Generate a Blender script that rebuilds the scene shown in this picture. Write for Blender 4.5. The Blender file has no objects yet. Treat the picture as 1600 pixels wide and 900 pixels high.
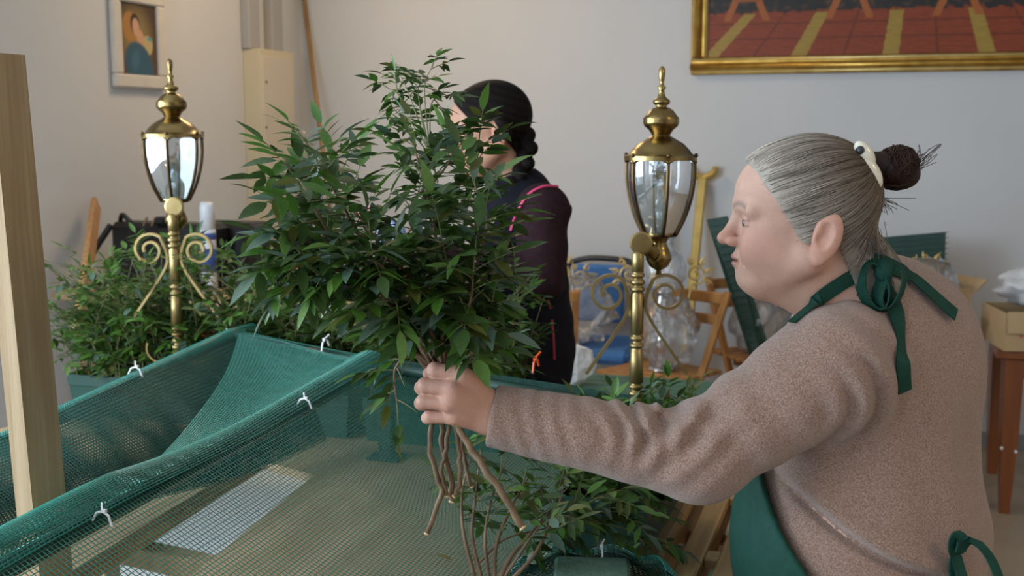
import bpy, bmesh, math, random
import numpy as np
from mathutils import Vector, Matrix, noise as mnoise

SC = bpy.context.scene
COL = SC.collection
random.seed(7)
RNG = np.random.default_rng(7)
R = math.radians

# ------------------------------------------------------------------ camera
F_PX, PITCH, YAW, CAM_H = 1778.0, 8.0, 18.0, 1.55
cam_d = bpy.data.cameras.new('camera')
cam_d.sensor_width = 36.0
cam_d.lens = F_PX / 1600 * 36.0
cam_d.clip_start = 0.05
cam_d.dof.use_dof = True
cam_d.dof.focus_distance = 1.66
cam_d.dof.aperture_fstop = 7.5
cam = bpy.data.objects.new('camera', cam_d)
COL.objects.link(cam)
cam.location = (0, 0, CAM_H)
cam.rotation_euler = (R(90 - PITCH), 0, R(YAW))
SC.camera = cam

# ------------------------------------------------------------------ light
SC.view_settings.view_transform = 'Standard'
SC.view_settings.look = 'None'
SC.view_settings.gamma = 1.0
SC.view_settings.use_curve_mapping = False
SC.view_settings.exposure = 1.07
w = bpy.data.worlds.new('daylight')
SC.world = w
w.use_nodes = True
w.node_tree.nodes['Background'].inputs[0].default_value = (0.75, 0.87, 1.0, 1)
w.node_tree.nodes['Background'].inputs[1].default_value = 1.6


def area(name, loc, rot, sx, sy, energy, col):
    d = bpy.data.lights.new(name, 'AREA')
    d.shape = 'RECTANGLE'
    d.size, d.size_y, d.energy, d.color = sx, sy, energy, col
    o = bpy.data.objects.new(name, d)
    COL.objects.link(o)
    o.location = loc
    o.rotation_euler = rot
    return o


# daylight entering by the windows of the left wall and of the wall behind the camera
area('window_daylight', (-3.12, 0.35, 1.72), (0, R(-90), 0), 1.55, 3.6, 98, (0.72, 0.86, 1.0))
area('rear_window_daylight', (-1.95, -2.42, 1.72), (R(90), 0, 0), 1.9, 1.5, 18, (0.72, 0.86, 1.0))
# warm ceiling lamps
area('ceiling_lamp_light', (-2.2, 4.7, 2.93), (0, 0, 0), 0.5, 0.5, 8, (1.0, 0.72, 0.42))
area('ceiling_lamp_light', (2.6, 1.0, 2.93), (0, 0, 0), 0.5, 0.5, 15, (1.0, 0.74, 0.46))

# ------------------------------------------------------------------ helpers
CS, SN = math.cos(R(PITCH)), math.sin(R(PITCH))
CY, SY = math.cos(R(YAW)), math.sin(R(YAW))


def ray(px, py):
    a, b = (px - 800) / F_PX, (450 - py) / F_PX
    return np.array([a, CS + b * SN, -SN + b * CS])      # across, ahead, up (per unit)


def J(px, py, v):
    """point seen at a pixel, v metres ahead of the camera, in (across, ahead, height)"""
    d = ray(px, py)
    t = v / d[1]
    return np.array([d[0] * t, v, CAM_H + d[2] * t])


def UW(p):
    """(across, ahead, height) -> room coordinates"""
    p = np.asarray(p, float)
    o = np.empty_like(p)
    o[..., 0] = CY * p[..., 0] - SY * p[..., 1]
    o[..., 1] = SY * p[..., 0] + CY * p[..., 1]
    o[..., 2] = p[..., 2]
    return o


def P(px, py, v):
    return UW(J(px, py, v))


def PZ(px, py, z):
    d = UW(ray(px, py))
    return np.array([0, 0, CAM_H]) + d * ((z - CAM_H) / d[2])


def PY(px, py, Y):
    d = UW(ray(px, py))
    return np.array([0, 0, CAM_H]) + d * (Y / d[1])


def PX(px, py, X):
    d = UW(ray(px, py))
    return np.array([0, 0, CAM_H]) + d * (X / d[0])


# ------------------------------------------------------------------ materials
MATS = {}


def mat(name, c1, c2=None, rough=0.5, metal=0.0, scale=8.0, stretch=(1, 1, 1), bump=0.0, bscale=None,
        detail=4.0, sheen=0.0, coat=0.0, spec=0.5, contrast=(0.35, 0.65), trans=0.0, sss=0.0, coords='Object'):
    m = bpy.data.materials.new(name)
    m.use_nodes = True
    nt = m.node_tree
    bs = nt.nodes['Principled BSDF']
    bs.inputs['Roughness'].default_value = rough
    bs.inputs['Metallic'].default_value = metal
    bs.inputs['Specular IOR Level'].default_value = spec
    if sheen:
        bs.inputs['Sheen Weight'].default_value = sheen
        bs.inputs['Sheen Roughness'].default_value = 0.6
    if coat:
        bs.inputs['Coat Weight'].default_value = coat
        bs.inputs['Coat Roughness'].default_value = 0.15
    if sss:
        bs.inputs['Subsurface Weight'].default_value = sss
        bs.inputs['Subsurface Radius'].default_value = (0.012, 0.005, 0.003)
        bs.inputs['Subsurface Scale'].default_value = 0.6
    c1 = tuple(c1) + (1,)
    c2 = c1 if c2 is None else tuple(c2) + (1,)
    tc = nt.nodes.new('ShaderNodeTexCoord')
    mp = nt.nodes.new('ShaderNodeMapping')
    mp.inputs['Scale'].default_value = stretch
    nt.links.new(tc.outputs[coords], mp.inputs['Vector'])
    nz = nt.nodes.new('ShaderNodeTexNoise')
    nz.inputs['Scale'].default_value = scale
    nz.inputs['Detail'].default_value = detail
    nt.links.new(mp.outputs[0], nz.inputs['Vector'])
    rp = nt.nodes.new('ShaderNodeValToRGB')
    rp.color_ramp.elements[0].position = contrast[0]
    rp.color_ramp.elements[1].position = contrast[1]
    rp.color_ramp.elements[0].color = c1
    rp.color_ramp.elements[1].color = c2
    nt.links.new(nz.outputs['Fac'], rp.inputs[0])
    nt.links.new(rp.outputs[0], bs.inputs['Base Color'])
    if bump:
        n2 = nt.nodes.new('ShaderNodeTexNoise')
        n2.inputs['Scale'].default_value = bscale or scale * 3
        n2.inputs['Detail'].default_value = 5
        nt.links.new(mp.outputs[0], n2.inputs['Vector'])
        bp = nt.nodes.new('ShaderNodeBump')
        bp.inputs['Strength'].default_value = bump
        bp.inputs['Distance'].default_value = 0.004
        nt.links.new(n2.outputs['Fac'], bp.inputs['Height'])
        nt.links.new(bp.outputs[0], bs.inputs['Normal'])
    if trans:
        tr = nt.nodes.new('ShaderNodeBsdfTranslucent')
        nt.links.new(rp.outputs[0], tr.inputs[0])
        mx = nt.nodes.new('ShaderNodeMixShader')
        mx.inputs[0].default_value = trans
        nt.links.new(bs.outputs[0], mx.inputs[1])
        nt.links.new(tr.outputs[0], mx.inputs[2])
        nt.links.new(mx.outputs[0], nt.nodes['Material Output'].inputs[0])
    MATS[name] = m
    return m


def mat_attr(name, rough=0.5, bump=0.0, bscale=200, sss=0.0, spec=0.4, sheen=0.0, mottled=0.0):
    """colour from the mesh's own colour attribute"""
    m = mat(name, (0.5, 0.5, 0.5), rough=rough, bump=bump, bscale=bscale, sss=sss, spec=spec, sheen=sheen)
    nt = m.node_tree
    at = nt.nodes.new('ShaderNodeAttribute')
    at.attribute_name = 'Col'
    bs = nt.nodes['Principled BSDF']
    if mottled:
        nz = [n for n in nt.nodes if n.type == 'TEX_NOISE'][0]
        nz.inputs['Scale'].default_value = 60
        mp = nt.nodes.new('ShaderNodeMapRange')
        mp.inputs[3].default_value = 1 - mottled
        mp.inputs[4].default_value = 1 + mottled
        nt.links.new(nz.outputs['Fac'], mp.inputs[0])
        vm = nt.nodes.new('ShaderNodeVectorMath')
        vm.operation = 'SCALE'
        nt.links.new(at.outputs['Color'], vm.inputs[0])
        nt.links.new(mp.outputs[0], vm.inputs['Scale'])
        nt.links.new(vm.outputs[0], bs.inputs['Base Color'])
    else:
        nt.links.new(at.outputs['Color'], bs.inputs['Base Color'])
    return m


def mat_glass(name, tint=(0.9, 0.95, 1.0), gloss=0.25, rough=0.02, film=0.0, filmcol=(0.8, 0.8, 0.8), crinkle=0.0):
    """clear sheet: transparency plus mirror, with an optional milky film"""
    m = bpy.data.materials.new(name)
    m.use_nodes = True
    nt = m.node_tree
    nt.nodes.remove(nt.nodes['Principled BSDF'])
    t = nt.nodes.new('ShaderNodeBsdfTransparent')
    t.inputs[0].default_value = tuple(tint) + (1,)
    g = nt.nodes.new('ShaderNodeBsdfGlossy')
    g.inputs['Roughness'].default_value = rough
    g.inputs[0].default_value = (0.95, 0.97, 1.0, 1)
    fr = nt.nodes.new('ShaderNodeFresnel')
    fr.inputs[0].default_value = 1.5
    ad = nt.nodes.new('ShaderNodeMath')
    ad.operation = 'ADD'
    ad.inputs[1].default_value = gloss
    ad.use_clamp = True
    nt.links.new(fr.outputs[0], ad.inputs[0])
    mx = nt.nodes.new('ShaderNodeMixShader')
    nt.links.new(ad.outputs[0], mx.inputs[0])
    nt.links.new(t.outputs[0], mx.inputs[1])
    nt.links.new(g.outputs[0], mx.inputs[2])
    out = mx
    if film:
        df = nt.nodes.new('ShaderNodeBsdfDiffuse')
        df.inputs[0].default_value = tuple(filmcol) + (1,)
        m2 = nt.nodes.new('ShaderNodeMixShader')
        m2.inputs[0].default_value = film
        nt.links.new(mx.outputs[0], m2.inputs[1])
        nt.links.new(df.outputs[0], m2.inputs[2])
        out = m2
    if crinkle:
        nz = nt.nodes.new('ShaderNodeTexNoise')
        nz.inputs['Scale'].default_value = 28
        nz.inputs['Detail'].default_value = 3
        tc = nt.nodes.new('ShaderNodeTexCoord')
        nt.links.new(tc.outputs['Object'], nz.inputs['Vector'])
        bp = nt.nodes.new('ShaderNodeBump')
        bp.inputs['Strength'].default_value = crinkle
        bp.inputs['Distance'].default_value = 0.02
        nt.links.new(nz.outputs['Fac'], bp.inputs['Height'])
        nt.links.new(bp.outputs[0], g.inputs['Normal'])
    nt.links.new(out.outputs[0], nt.nodes['Material Output'].inputs[0])
    MATS[name] = m
    return m


mat('wall_paint', (0.62, 0.62, 0.625), (0.65, 0.65, 0.655), rough=0.85, scale=1.6, bump=0.06, bscale=60)
mat('ceiling_paint', (0.72, 0.71, 0.69), rough=0.9)
mat('floor_stone', (0.33, 0.27, 0.20), (0.40, 0.33, 0.25), rough=0.38, scale=3, contrast=(0.3, 0.7))
mat('skirting_grey', (0.27, 0.28, 0.28), (0.32, 0.33, 0.33), rough=0.5, scale=5)
mat('cabinet_cream', (0.62, 0.53, 0.36), (0.65, 0.56, 0.39), rough=0.5, scale=3)
mat('door_cream', (0.62, 0.545, 0.43), (0.65, 0.57, 0.45), rough=0.5, scale=3)
mat('conduit_grey', (0.40, 0.385, 0.37), rough=0.5)
mat('screw_dark', (0.05, 0.04, 0.03), rough=0.5, metal=0.5)
mat('gilt_frame', (0.36, 0.18, 0.025), (0.55, 0.33, 0.07), rough=0.32, metal=0.75, scale=14)
mat('gilt_pale', (0.62, 0.47, 0.18), (0.72, 0.56, 0.25), rough=0.35, metal=0.6, scale=14)
mat('frame_white', (0.63, 0.585, 0.52), (0.68, 0.63, 0.56), rough=0.5, scale=12)
mat('brass', (0.20, 0.135, 0.05), (0.36, 0.255, 0.10), rough=0.26, metal=1.0, scale=16, contrast=(0.3, 0.7))
mat('brass_satin', (0.29, 0.21, 0.085), (0.42, 0.31, 0.14), rough=0.4, metal=0.9, scale=20, contrast=(0.3, 0.7))
mat('bronze_dark', (0.07, 0.045, 0.022), (0.14, 0.085, 0.035), rough=0.35, metal=0.9, scale=25)
mat_glass('lantern_glass', (0.80, 0.84, 0.86), gloss=0.30, rough=0.04, film=0.04, filmcol=(0.45, 0.52, 0.58))
mat('pine', (0.46, 0.30, 0.14), (0.60, 0.44, 0.25), rough=0.65, scale=6, stretch=(6, 6, 0.5), bump=0.1)
mat('pine_horizontal', (0.34, 0.20, 0.075), (0.50, 0.33, 0.14), rough=0.65, scale=6, stretch=(6, 0.5, 6), bump=0.1)
mat('batten_wood', (0.36, 0.235, 0.12), (0.45, 0.32, 0.185), rough=0.7, scale=7, stretch=(14, 14, 0.3), bump=0.15)
mat('stick_orange', (0.40, 0.20, 0.07), (0.52, 0.29, 0.12), rough=0.6, scale=6, stretch=(6, 6, 0.6))
mat('pole_wood', (0.26, 0.15, 0.05), (0.36, 0.22, 0.09), rough=0.5, scale=6, stretch=(6, 6, 0.5))
mat('plywood', (0.30, 0.195, 0.095), (0.40, 0.275, 0.15), rough=0.6, scale=4, stretch=(5, 0.6, 5), bump=0.08)
mat('chair_wood', (0.34, 0.145, 0.035), (0.47, 0.22, 0.065), rough=0.42, scale=6, stretch=(4, 4, 0.6))
mat('mahogany', (0.17, 0.045, 0.012), (0.26, 0.08, 0.022), rough=0.3, scale=5, stretch=(5, 5, 0.5), coat=0.3)
mat('net_green', (0.022, 0.185, 0.14), (0.028, 0.21, 0.16), rough=0.24, scale=30, spec=0.8)
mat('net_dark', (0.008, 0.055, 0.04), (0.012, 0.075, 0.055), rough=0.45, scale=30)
mat('rail_green', (0.010, 0.035, 0.026), (0.014, 0.05, 0.038), rough=0.45, scale=10)
mat('planter_green', (0.010, 0.045, 0.034), (0.015, 0.065, 0.05), rough=0.4, scale=8)
mat('foam_green', (0.085, 0.16, 0.115), (0.115, 0.205, 0.15), rough=0.95, scale=60, bump=0.5, bscale=150)
mat('soil', (0.02, 0.014, 0.009), (0.04, 0.03, 0.02), rough=1.0, scale=40)
mat('tie_white', (0.75, 0.74, 0.76), rough=0.4)
mat('tie_orange', (0.75, 0.09, 0.02), rough=0.4)
mat('leaf_dark', (0.028, 0.060, 0.013), (0.050, 0.095, 0.024), rough=0.38, scale=20, trans=0.22)
mat('leaf_mid', (0.048, 0.125, 0.014), (0.078, 0.175, 0.026), rough=0.38, scale=20, trans=0.3)
mat('leaf_light', (0.085, 0.17, 0.030), (0.12, 0.22, 0.05), rough=0.42, scale=20, trans=0.3)
mat('leaf_blue', (0.075, 0.13, 0.085), (0.11, 0.17, 0.12), rough=0.36, scale=20, trans=0.2)
mat('leaf_olive', (0.060, 0.075, 0.012), (0.10, 0.11, 0.02), rough=0.42, scale=20, trans=0.25)
mat('twig', (0.12, 0.07, 0.035), (0.22, 0.14, 0.075), rough=0.7, scale=30, bump=0.3)
mat('twig_green', (0.10, 0.12, 0.03), (0.17, 0.16, 0.06), rough=0.6, scale=30)
mat('twig_cut', (0.62, 0.45, 0.25), rough=0.8)
mat('petal_red', (0.55, 0.04, 0.03), rough=0.5)
mat('petal_orange', (0.70, 0.18, 0.03), rough=0.5)
mat('petal_pink', (0.75, 0.25, 0.28), rough=0.5)
mat('black_leather', (0.006, 0.006, 0.008), (0.012, 0.011, 0.012), rough=0.4, scale=40, bump=0.2)
mat('buckle_metal', (0.6, 0.5, 0.35), rough=0.3, metal=1)
mat('can_white', (0.72, 0.74, 0.78), rough=0.3)
mat('can_blue', (0.04, 0.08, 0.28), rough=0.35)
mat('cloth_blue', (0.25, 0.36, 0.62), (0.32, 0.44, 0.70), rough=0.8, scale=30, bump=0.3)
mat('chair_blue', (0.05, 0.17, 0.45), (0.065, 0.21, 0.52), rough=0.75, scale=60, bump=0.2)
mat('chair_black', (0.008, 0.008, 0.010), rough=0.35)
mat('gold_paint', (0.42, 0.27, 0.06), (0.52, 0.36, 0.10), rough=0.42, metal=0.35, scale=12)
mat('gilt_bright', (0.72, 0.52, 0.20), rough=0.35, metal=0.6)
mat('chrome', (0.8, 0.8, 0.82), rough=0.12, metal=1.0)
mat_glass('globe_glass', (0.93, 0.95, 0.97), gloss=0.18, rough=0.05, film=0.12, filmcol=(0.85, 0.87, 0.9), crinkle=0.8)
mat_glass('plastic_wrap', (0.95, 0.95, 0.95), gloss=0.10, rough=0.10, film=0.09, filmcol=(0.75, 0.72, 0.68), crinkle=1.0)
mat('plastic_white', (0.66, 0.68, 0.72), (0.78, 0.80, 0.84), rough=0.35, scale=18, bump=0.6, bscale=24)
mat('print_blue', (0.15, 0.32, 0.72), rough=0.4)
mat('print_green', (0.25, 0.52, 0.20), rough=0.4)
mat('print_red', (0.6, 0.10, 0.10), rough=0.4)
mat('tissue_white', (0.72, 0.72, 0.73), (0.80, 0.80, 0.80), rough=0.9, scale=20)
mat('cardboard', (0.50, 0.345, 0.185), (0.56, 0.395, 0.22), rough=0.8, scale=10)
mat('cardboard_edge', (0.36, 0.23, 0.11), rough=0.85)
mat('tape', (0.62, 0.56, 0.52), rough=0.3)
mat('slat_green', (0.05, 0.14, 0.095), (0.07, 0.18, 0.12), rough=0.55, scale=8)
mat('panel_green', (0.006, 0.038, 0.028), (0.009, 0.052, 0.038), rough=0.5, scale=20)
mat('sheet_white', (0.80, 0.83, 0.88), (0.86, 0.88, 0.92), rough=0.35, scale=6, bump=0.1)
mat_attr('skin', rough=0.52, bump=0.22, bscale=420, sss=0.10, spec=0.35, mottled=0.10)
mat_attr('hair', rough=0.55, spec=0.3)
mat_attr('hair_dark', rough=0.65, spec=0.1, bump=0.5, bscale=160)
mat_attr('eye', rough=0.08, spec=0.6)
mat('knit', (0.180, 0.092, 0.060), (0.385, 0.258, 0.200), rough=0.95, scale=420, detail=3, contrast=(0.30, 0.70), bump=0.6, bscale=520, sheen=0.35, spec=0.15)
mat('apron_green', (0.005, 0.042, 0.028), (0.007, 0.052, 0.036), rough=0.75, scale=60, spec=0.25)
mat('vest_black', (0.006, 0.006, 0.010), (0.010, 0.009, 0.014), rough=0.9, scale=40, spec=0.15)
mat('sleeve_plum', (0.020, 0.008, 0.011), (0.030, 0.012, 0.016), rough=0.9, scale=60, spec=0.15)
mat('piping_pink', (0.66, 0.06, 0.16), rough=0.5)
mat('piping_red', (0.32, 0.015, 0.045), rough=0.5)
mat('trousers_dark', (0.02, 0.022, 0.03), (0.03, 0.032, 0.042), rough=0.85, scale=40)
mat('shoe_dark', (0.015, 0.013, 0.012), rough=0.5)
mat('hairband_dark', (0.01, 0.008, 0.008), rough=0.6)
mat('hairclip_ivory', (0.72, 0.66, 0.52), (0.78, 0.74, 0.62), rough=0.25, scale=20, coat=0.4)
mat('hairclip_dark', (0.03, 0.03, 0.035), rough=0.2)
mat('window_white', (0.75, 0.75, 0.74), rough=0.4)


# ------------------------------------------------------------------ objects
def tag(o, label=None, cat=None, group=None, kind=None):
    if label: o['label'] = label
    if cat: o['category'] = cat
    if group: o['group'] = group
    if kind: o['kind'] = kind
    return o


def chain_loc(o):
    v = Vector((0, 0, 0))
    while o is not None:
        v += o.location
        o = o.parent
    return v


def thing(name, loc, label, cat, group=None):
    o = bpy.data.objects.new(name, None)
    o.empty_display_size = 0.05
    COL.objects.link(o)
    o.location = Vector([float(x) for x in loc])
    return tag(o, label, cat, group)


def link_mesh(name, verts, faces, mats, parent=None, at=None, smooth=True, fmat=None, cols=None):
    """verts in room coordinates; the object's origin is put at `at` or at its parent's place"""
    verts = np.asarray(verts, dtype=np.float64).reshape(-1, 3)
    off = np.array(chain_loc(parent)) if parent is not None else np.zeros(3)
    loc = np.zeros(3)
    if at is not None:
        loc = np.asarray(at, float) - off
        off = np.asarray(at, float)
    me = bpy.data.meshes.new(name)
    v = verts - off
    if isinstance(faces, np.ndarray):
        n, k = faces.shape
        me.vertices.add(len(v))
        me.vertices.foreach_set('co', v.astype(np.float32).ravel())
        me.loops.add(n * k)
        me.loops.foreach_set('vertex_index', faces.astype(np.int32).ravel())
        me.polygons.add(n)
        me.polygons.foreach_set('loop_start', np.arange(0, n * k, k, dtype=np.int32))
        me.update(calc_edges=True)
    else:
        me.from_pydata([tuple(x) for x in v], [], faces)
    if not isinstance(mats, (list, tuple)):
        mats = [mats]
    for m in mats:
        me.materials.append(MATS[m])
    if fmat is not None:
        me.polygons.foreach_set('material_index', np.asarray(fmat, dtype=np.int32))
    if smooth:
        me.polygons.foreach_set('use_smooth', np.ones(len(me.polygons), dtype=bool))
    if cols is not None:
        a = me.color_attributes.new('Col', 'FLOAT_COLOR', 'POINT')
        c = np.ones((len(v), 4), np.float32)
        c[:, :3] = cols
        a.data.foreach_set('color', c.ravel())
    me.update()
    o = bpy.data.objects.new(name, me)
    COL.objects.link(o)
    if parent is not None:
        o.parent = parent
    o.location = Vector(loc)
    return o


class MB:
    """collects simple solids into one mesh"""
    def __init__(self):
        self.v, self.f, self.fm = [], [], []

    def add(self, verts, faces, mi=0):
        b = len(self.v)
        self.v += [tuple(map(float, p)) for p in verts]
        self.f += [tuple(b + i for i in q) for q in faces]
        self.fm += [mi] * len(faces)
        return self

    def box(self, c, s, rot=None, bev=0.0, mi=0):
        x, y, z = [k / 2 for k in s]
        if bev <= 0:
            vs = [(i * x, j * y, k * z) for i in (-1, 1) for j in (-1, 1) for k in (-1, 1)]
            fs = [(0, 1, 3, 2), (4, 6, 7, 5), (0, 4, 5, 1), (2, 3, 7, 6), (0, 2, 6, 4), (1, 5, 7, 3)]
        else:
            b = min(bev, x * 0.9, y * 0.9, z * 0.9)
            vs, idx = [], {}
            for i in (-1, 1):
                for j in (-1, 1):
                    for k in (-1, 1):
                        for ax in range(3):
                            q = [i * (x - b), j * (y - b), k * (z - b)]
                            q[ax] += (i, j, k)[ax] * b
                            idx[(i, j, k, ax)] = len(vs)
                            vs.append(tuple(q))
            fs = []
            for ax in range(3):
                for sgn in (-1, 1):
                    o1, o2 = [a for a in range(3) if a != ax]
                    q = []
                    for a, c2 in ((-1, -1), (1, -1), (1, 1), (-1, 1)):
                        key = [0, 0, 0]
                        key[ax], key[o1], key[o2] = sgn, a, c2
                        q.append(idx[(*key, ax)])
                    flip = (sgn == 1) == (ax == 1)
                    fs.append(tuple(reversed(q)) if flip else tuple(q))
            for ax in range(3):      # edge strips running along ax
                o1, o2 = [a for a in range(3) if a != ax]
                for a in (-1, 1):
                    for c2 in (-1, 1):
                        k1, k2 = [0, 0, 0], [0, 0, 0]
                        k1[ax], k1[o1], k1[o2] = -1, a, c2
                        k2[ax], k2[o1], k2[o2] = 1, a, c2
                        fs.append((idx[(*k1, o1)], idx[(*k2, o1)], idx[(*k2, o2)], idx[(*k1, o2)]))
            for i in (-1, 1):
                for j in (-1, 1):
                    for k in (-1, 1):
                        fs.append((idx[(i, j, k, 0)], idx[(i, j, k, 1)], idx[(i, j, k, 2)]))
            fx = []
            for q in fs:             # outward winding
                p = [Vector(vs[n]) for n in q]
                nrm = (p[1] - p[0]).cross(p[2] - p[0])
                cen = sum(p, Vector()) / len(p)
                fx.append(q if nrm.dot(cen) > 0 else tuple(reversed(q)))
            fs = fx
        if rot is not None:
            vs = [tuple(rot @ Vector(p)) for p in vs]
        return self.add([(p[0] + c[0], p[1] + c[1], p[2] + c[2]) for p in vs], fs, mi)

    def beam(self, a, b, wx, wy, up=(0, 0, 1), bev=0.0, mi=0):
        """box along a-b, wx wide across, wy thick"""
        a, b = Vector([float(t) for t in a]), Vector([float(t) for t in b])
        d = b - a
        z = d.normalized()
        x = z.cross(Vector(up))
        if x.length < 1e-4:
            x = z.cross(Vector((0, 1, 0)))
        x.normalize()
        y = z.cross(x)
        rot = Matrix((x, y, z)).transposed()
        return self.box((a + b) / 2, (wx, wy, d.length), rot, bev, mi)

    def tube(self, pts, r, n=8, caps=True, mi=0, flat=1.0, up=None):
        pts = [Vector([float(t) for t in p]) for p in pts]
        m = len(pts)
        rr = [r] * m if np.isscalar(r) else list(r)
        b = len(self.v)
        tprev = None
        x = None
        for i, p in enumerate(pts):
            t = (pts[min(i + 1, m - 1)] - pts[max(i - 1, 0)]).normalized()
            if up is not None:
                x = t.cross(Vector(up))
                if x.length < 1e-5:
                    x = t.orthogonal()
                x.normalize()
            elif x is None:
                x = t.orthogonal().normalized()
            else:
                x = (x - t * x.dot(t))
                if x.length < 1e-6:
                    x = t.orthogonal()
                x.normalize()
            y = t.cross(x)
            for k in range(n):
                a = 2 * math.pi * k / n
                q = p + x * (math.cos(a) * rr[i]) + y * (math.sin(a) * rr[i] * flat)
                self.v.append(tuple(q))
        for i in range(m - 1):
            for k in range(n):
                k2 = (k + 1) % n
                self.f.append((b + i * n + k, b + i * n + k2, b + (i + 1) * n + k2, b + (i + 1) * n + k))
                self.fm.append(mi)
        if caps:
            self.f.append(tuple(b + k for k in reversed(range(n))))
            self.f.append(tuple(b + (m - 1) * n + k for k in range(n)))
            self.fm += [mi, mi]
        return self

    def lathe(self, prof, c=(0, 0, 0), n=20, rot=None, mi=0, phase=0.0):
        """prof: (r, z) from bottom to top"""
        b = len(self.v)
        for (r, z) in prof:
            for k in range(n):
                a = 2 * math.pi * k / n + phase
                q = Vector((r * math.cos(a), r * math.sin(a), z))
                if rot is not None:
                    q = rot @ q
                self.v.append((q[0] + c[0], q[1] + c[1], q[2] + c[2]))
        m = len(prof)
        for i in range(m - 1):
            for k in range(n):
                k2 = (k + 1) % n
                self.f.append((b + i * n + k, b + i * n + k2, b + (i + 1) * n + k2, b + (i + 1) * n + k))
                self.fm.append(mi)
        self.f.append(tuple(b + k for k in reversed(range(n))))
        self.f.append(tuple(b + (m - 1) * n + k for k in range(n)))
        self.fm += [mi, mi]
        return self

    def ball(self, c, r, n=10, m=7, mi=0, rot=None):
        rx = (r, r, r) if np.isscalar(r) else r
        prof = []
        b = len(self.v)
        for i in range(m + 1):
            th = -math.pi / 2 + math.pi * min(max(i, 0.12), m - 0.12) / m
            for k in range(n):
                a = 2 * math.pi * k / n
                q = Vector((rx[0] * math.cos(th) * math.cos(a), rx[1] * math.cos(th) * math.sin(a), rx[2] * math.sin(th)))
                if rot is not None:
                    q = rot @ q
                self.v.append((q[0] + c[0], q[1] + c[1], q[2] + c[2]))
        for i in range(m):
            for k in range(n):
                k2 = (k + 1) % n
                self.f.append((b + i * n + k, b + i * n + k2, b + (i + 1) * n + k2, b + (i + 1) * n + k))
                self.fm.append(mi)
        self.f.append(tuple(b + k for k in reversed(range(n))))
        self.f.append(tuple(b + m * n + k for k in range(n)))
        self.fm += [mi, mi]
        return self

    def ribbon(self, pts, width, normals, thick=0.002, mi=0):
        """flat band with thickness; pts, normals per point; width scalar or list"""
        pts = [Vector([float(t) for t in p]) for p in pts]
        m = len(pts)
        ww = [width] * m if np.isscalar(width) else width
        b = len(self.v)
        for i, p in enumerate(pts):
            t = (pts[min(i + 1, m - 1)] - pts[max(i - 1, 0)]).normalized()
            nn = Vector([float(k) for k in normals[i]]).normalized()
            s = t.cross(nn).normalized() * ww[i] / 2
            nn = nn * thick / 2
            for q in (p - s - nn, p + s - nn, p + s + nn, p - s + nn):
                self.v.append(tuple(q))
        for i in range(m - 1):
            for k in range(4):
                k2 = (k + 1) % 4
                self.f.append((b + i * 4 + k, b + i * 4 + k2, b + (i + 1) * 4 + k2, b + (i + 1) * 4 + k))
                self.fm.append(mi)
        self.f += [(b + 3, b + 2, b + 1, b), tuple(b + (m - 1) * 4 + k for k in range(4))]
        self.fm += [mi, mi]
        return self

    def build(self, name, mats, parent=None, at=None, smooth=False):
        return link_mesh(name, self.v, self.f, mats, parent, at, smooth, self.fm)


def autosmooth(o, deg=40):
    me = o.data
    me.polygons.foreach_set('use_smooth', np.ones(len(me.polygons), dtype=bool))
    me.set_sharp_from_angle(angle=R(deg))
    return o


def copy_tree(o, parent=None):
    c = o.copy()
    COL.objects.link(c)
    if parent is not None:
        c.parent = parent
    for ch in list(o.children):
        copy_tree(ch, c)
    return c


def smooth_path(pts, n):
    """Catmull-Rom through the points"""
    p = np.asarray(pts, float)
    if len(p) == 2:
        t = np.linspace(0, 1, n)[:, None]
        return p[0] * (1 - t) + p[1] * t
    q = np.vstack([2 * p[0] - p[1], p, 2 * p[-1] - p[-2]])
    out = []
    m = len(p) - 1
    for s in np.linspace(0, m, n):
        i = min(int(s), m - 1)
        t = s - i
        a, b, c, d = q[i], q[i + 1], q[i + 2], q[i + 3]
        out.append(0.5 * ((2 * b) + (-a + c) * t + (2 * a - 5 * b + 4 * c - d) * t * t + (-a + 3 * b - 3 * c + d) * t ** 3))
    return np.array(out)


def strands(paths, radii, cols=None, sides=3):
    """many thin tubes as numpy mesh; paths (N,M,3), radii (N,) or (N,M)"""
    paths = np.asarray(paths, float)
    N, M_, _ = paths.shape
    T = np.gradient(paths, axis=1)
    T /= np.linalg.norm(T, axis=2, keepdims=True) + 1e-12
    ref = np.where(np.abs(T[..., 2:3]) > 0.9, np.array([1.0, 0, 0]), np.array([0, 0, 1.0]))
    X = np.cross(T, ref)
    X /= np.linalg.norm(X, axis=2, keepdims=True) + 1e-12
    Y = np.cross(T, X)
    radii = np.asarray(radii, float)
    if radii.ndim == 1:
        radii = radii[:, None]
    radii = np.broadcast_to(radii, (N, M_))[..., None]
    V = np.stack([paths + radii * (math.cos(2 * math.pi * k / sides) * X + math.sin(2 * math.pi * k / sides) * Y) for k in range(sides)], axis=2)
    base = (np.arange(N)[:, None, None] * M_ + np.arange(M_ - 1)[None, :, None]) * sides
    k = np.arange(sides)[None, None, :]
    k2 = (k + 1) % sides
    Fq = np.stack([base + k, base + k2, base + sides + k2, base + sides + k], axis=-1).reshape(-1, 4)
    C = None
    if cols is not None:
        C = np.repeat(np.asarray(cols).reshape(N * M_, 3), sides, axis=0)
    return V.reshape(-1, 3), Fq, C


# ------------------------------------------------------------------ implicit bodies
def cone(p, a, b, ra, rb):
    a = np.asarray(a, np.float32)
    ab = np.asarray(b, np.float32) - a
    q = p - a
    t = np.clip((q @ ab) / float(ab @ ab + 1e-9), 0, 1)
    return np.linalg.norm(q - t[:, None] * ab, axis=1) - (ra + (rb - ra) * t)


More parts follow.
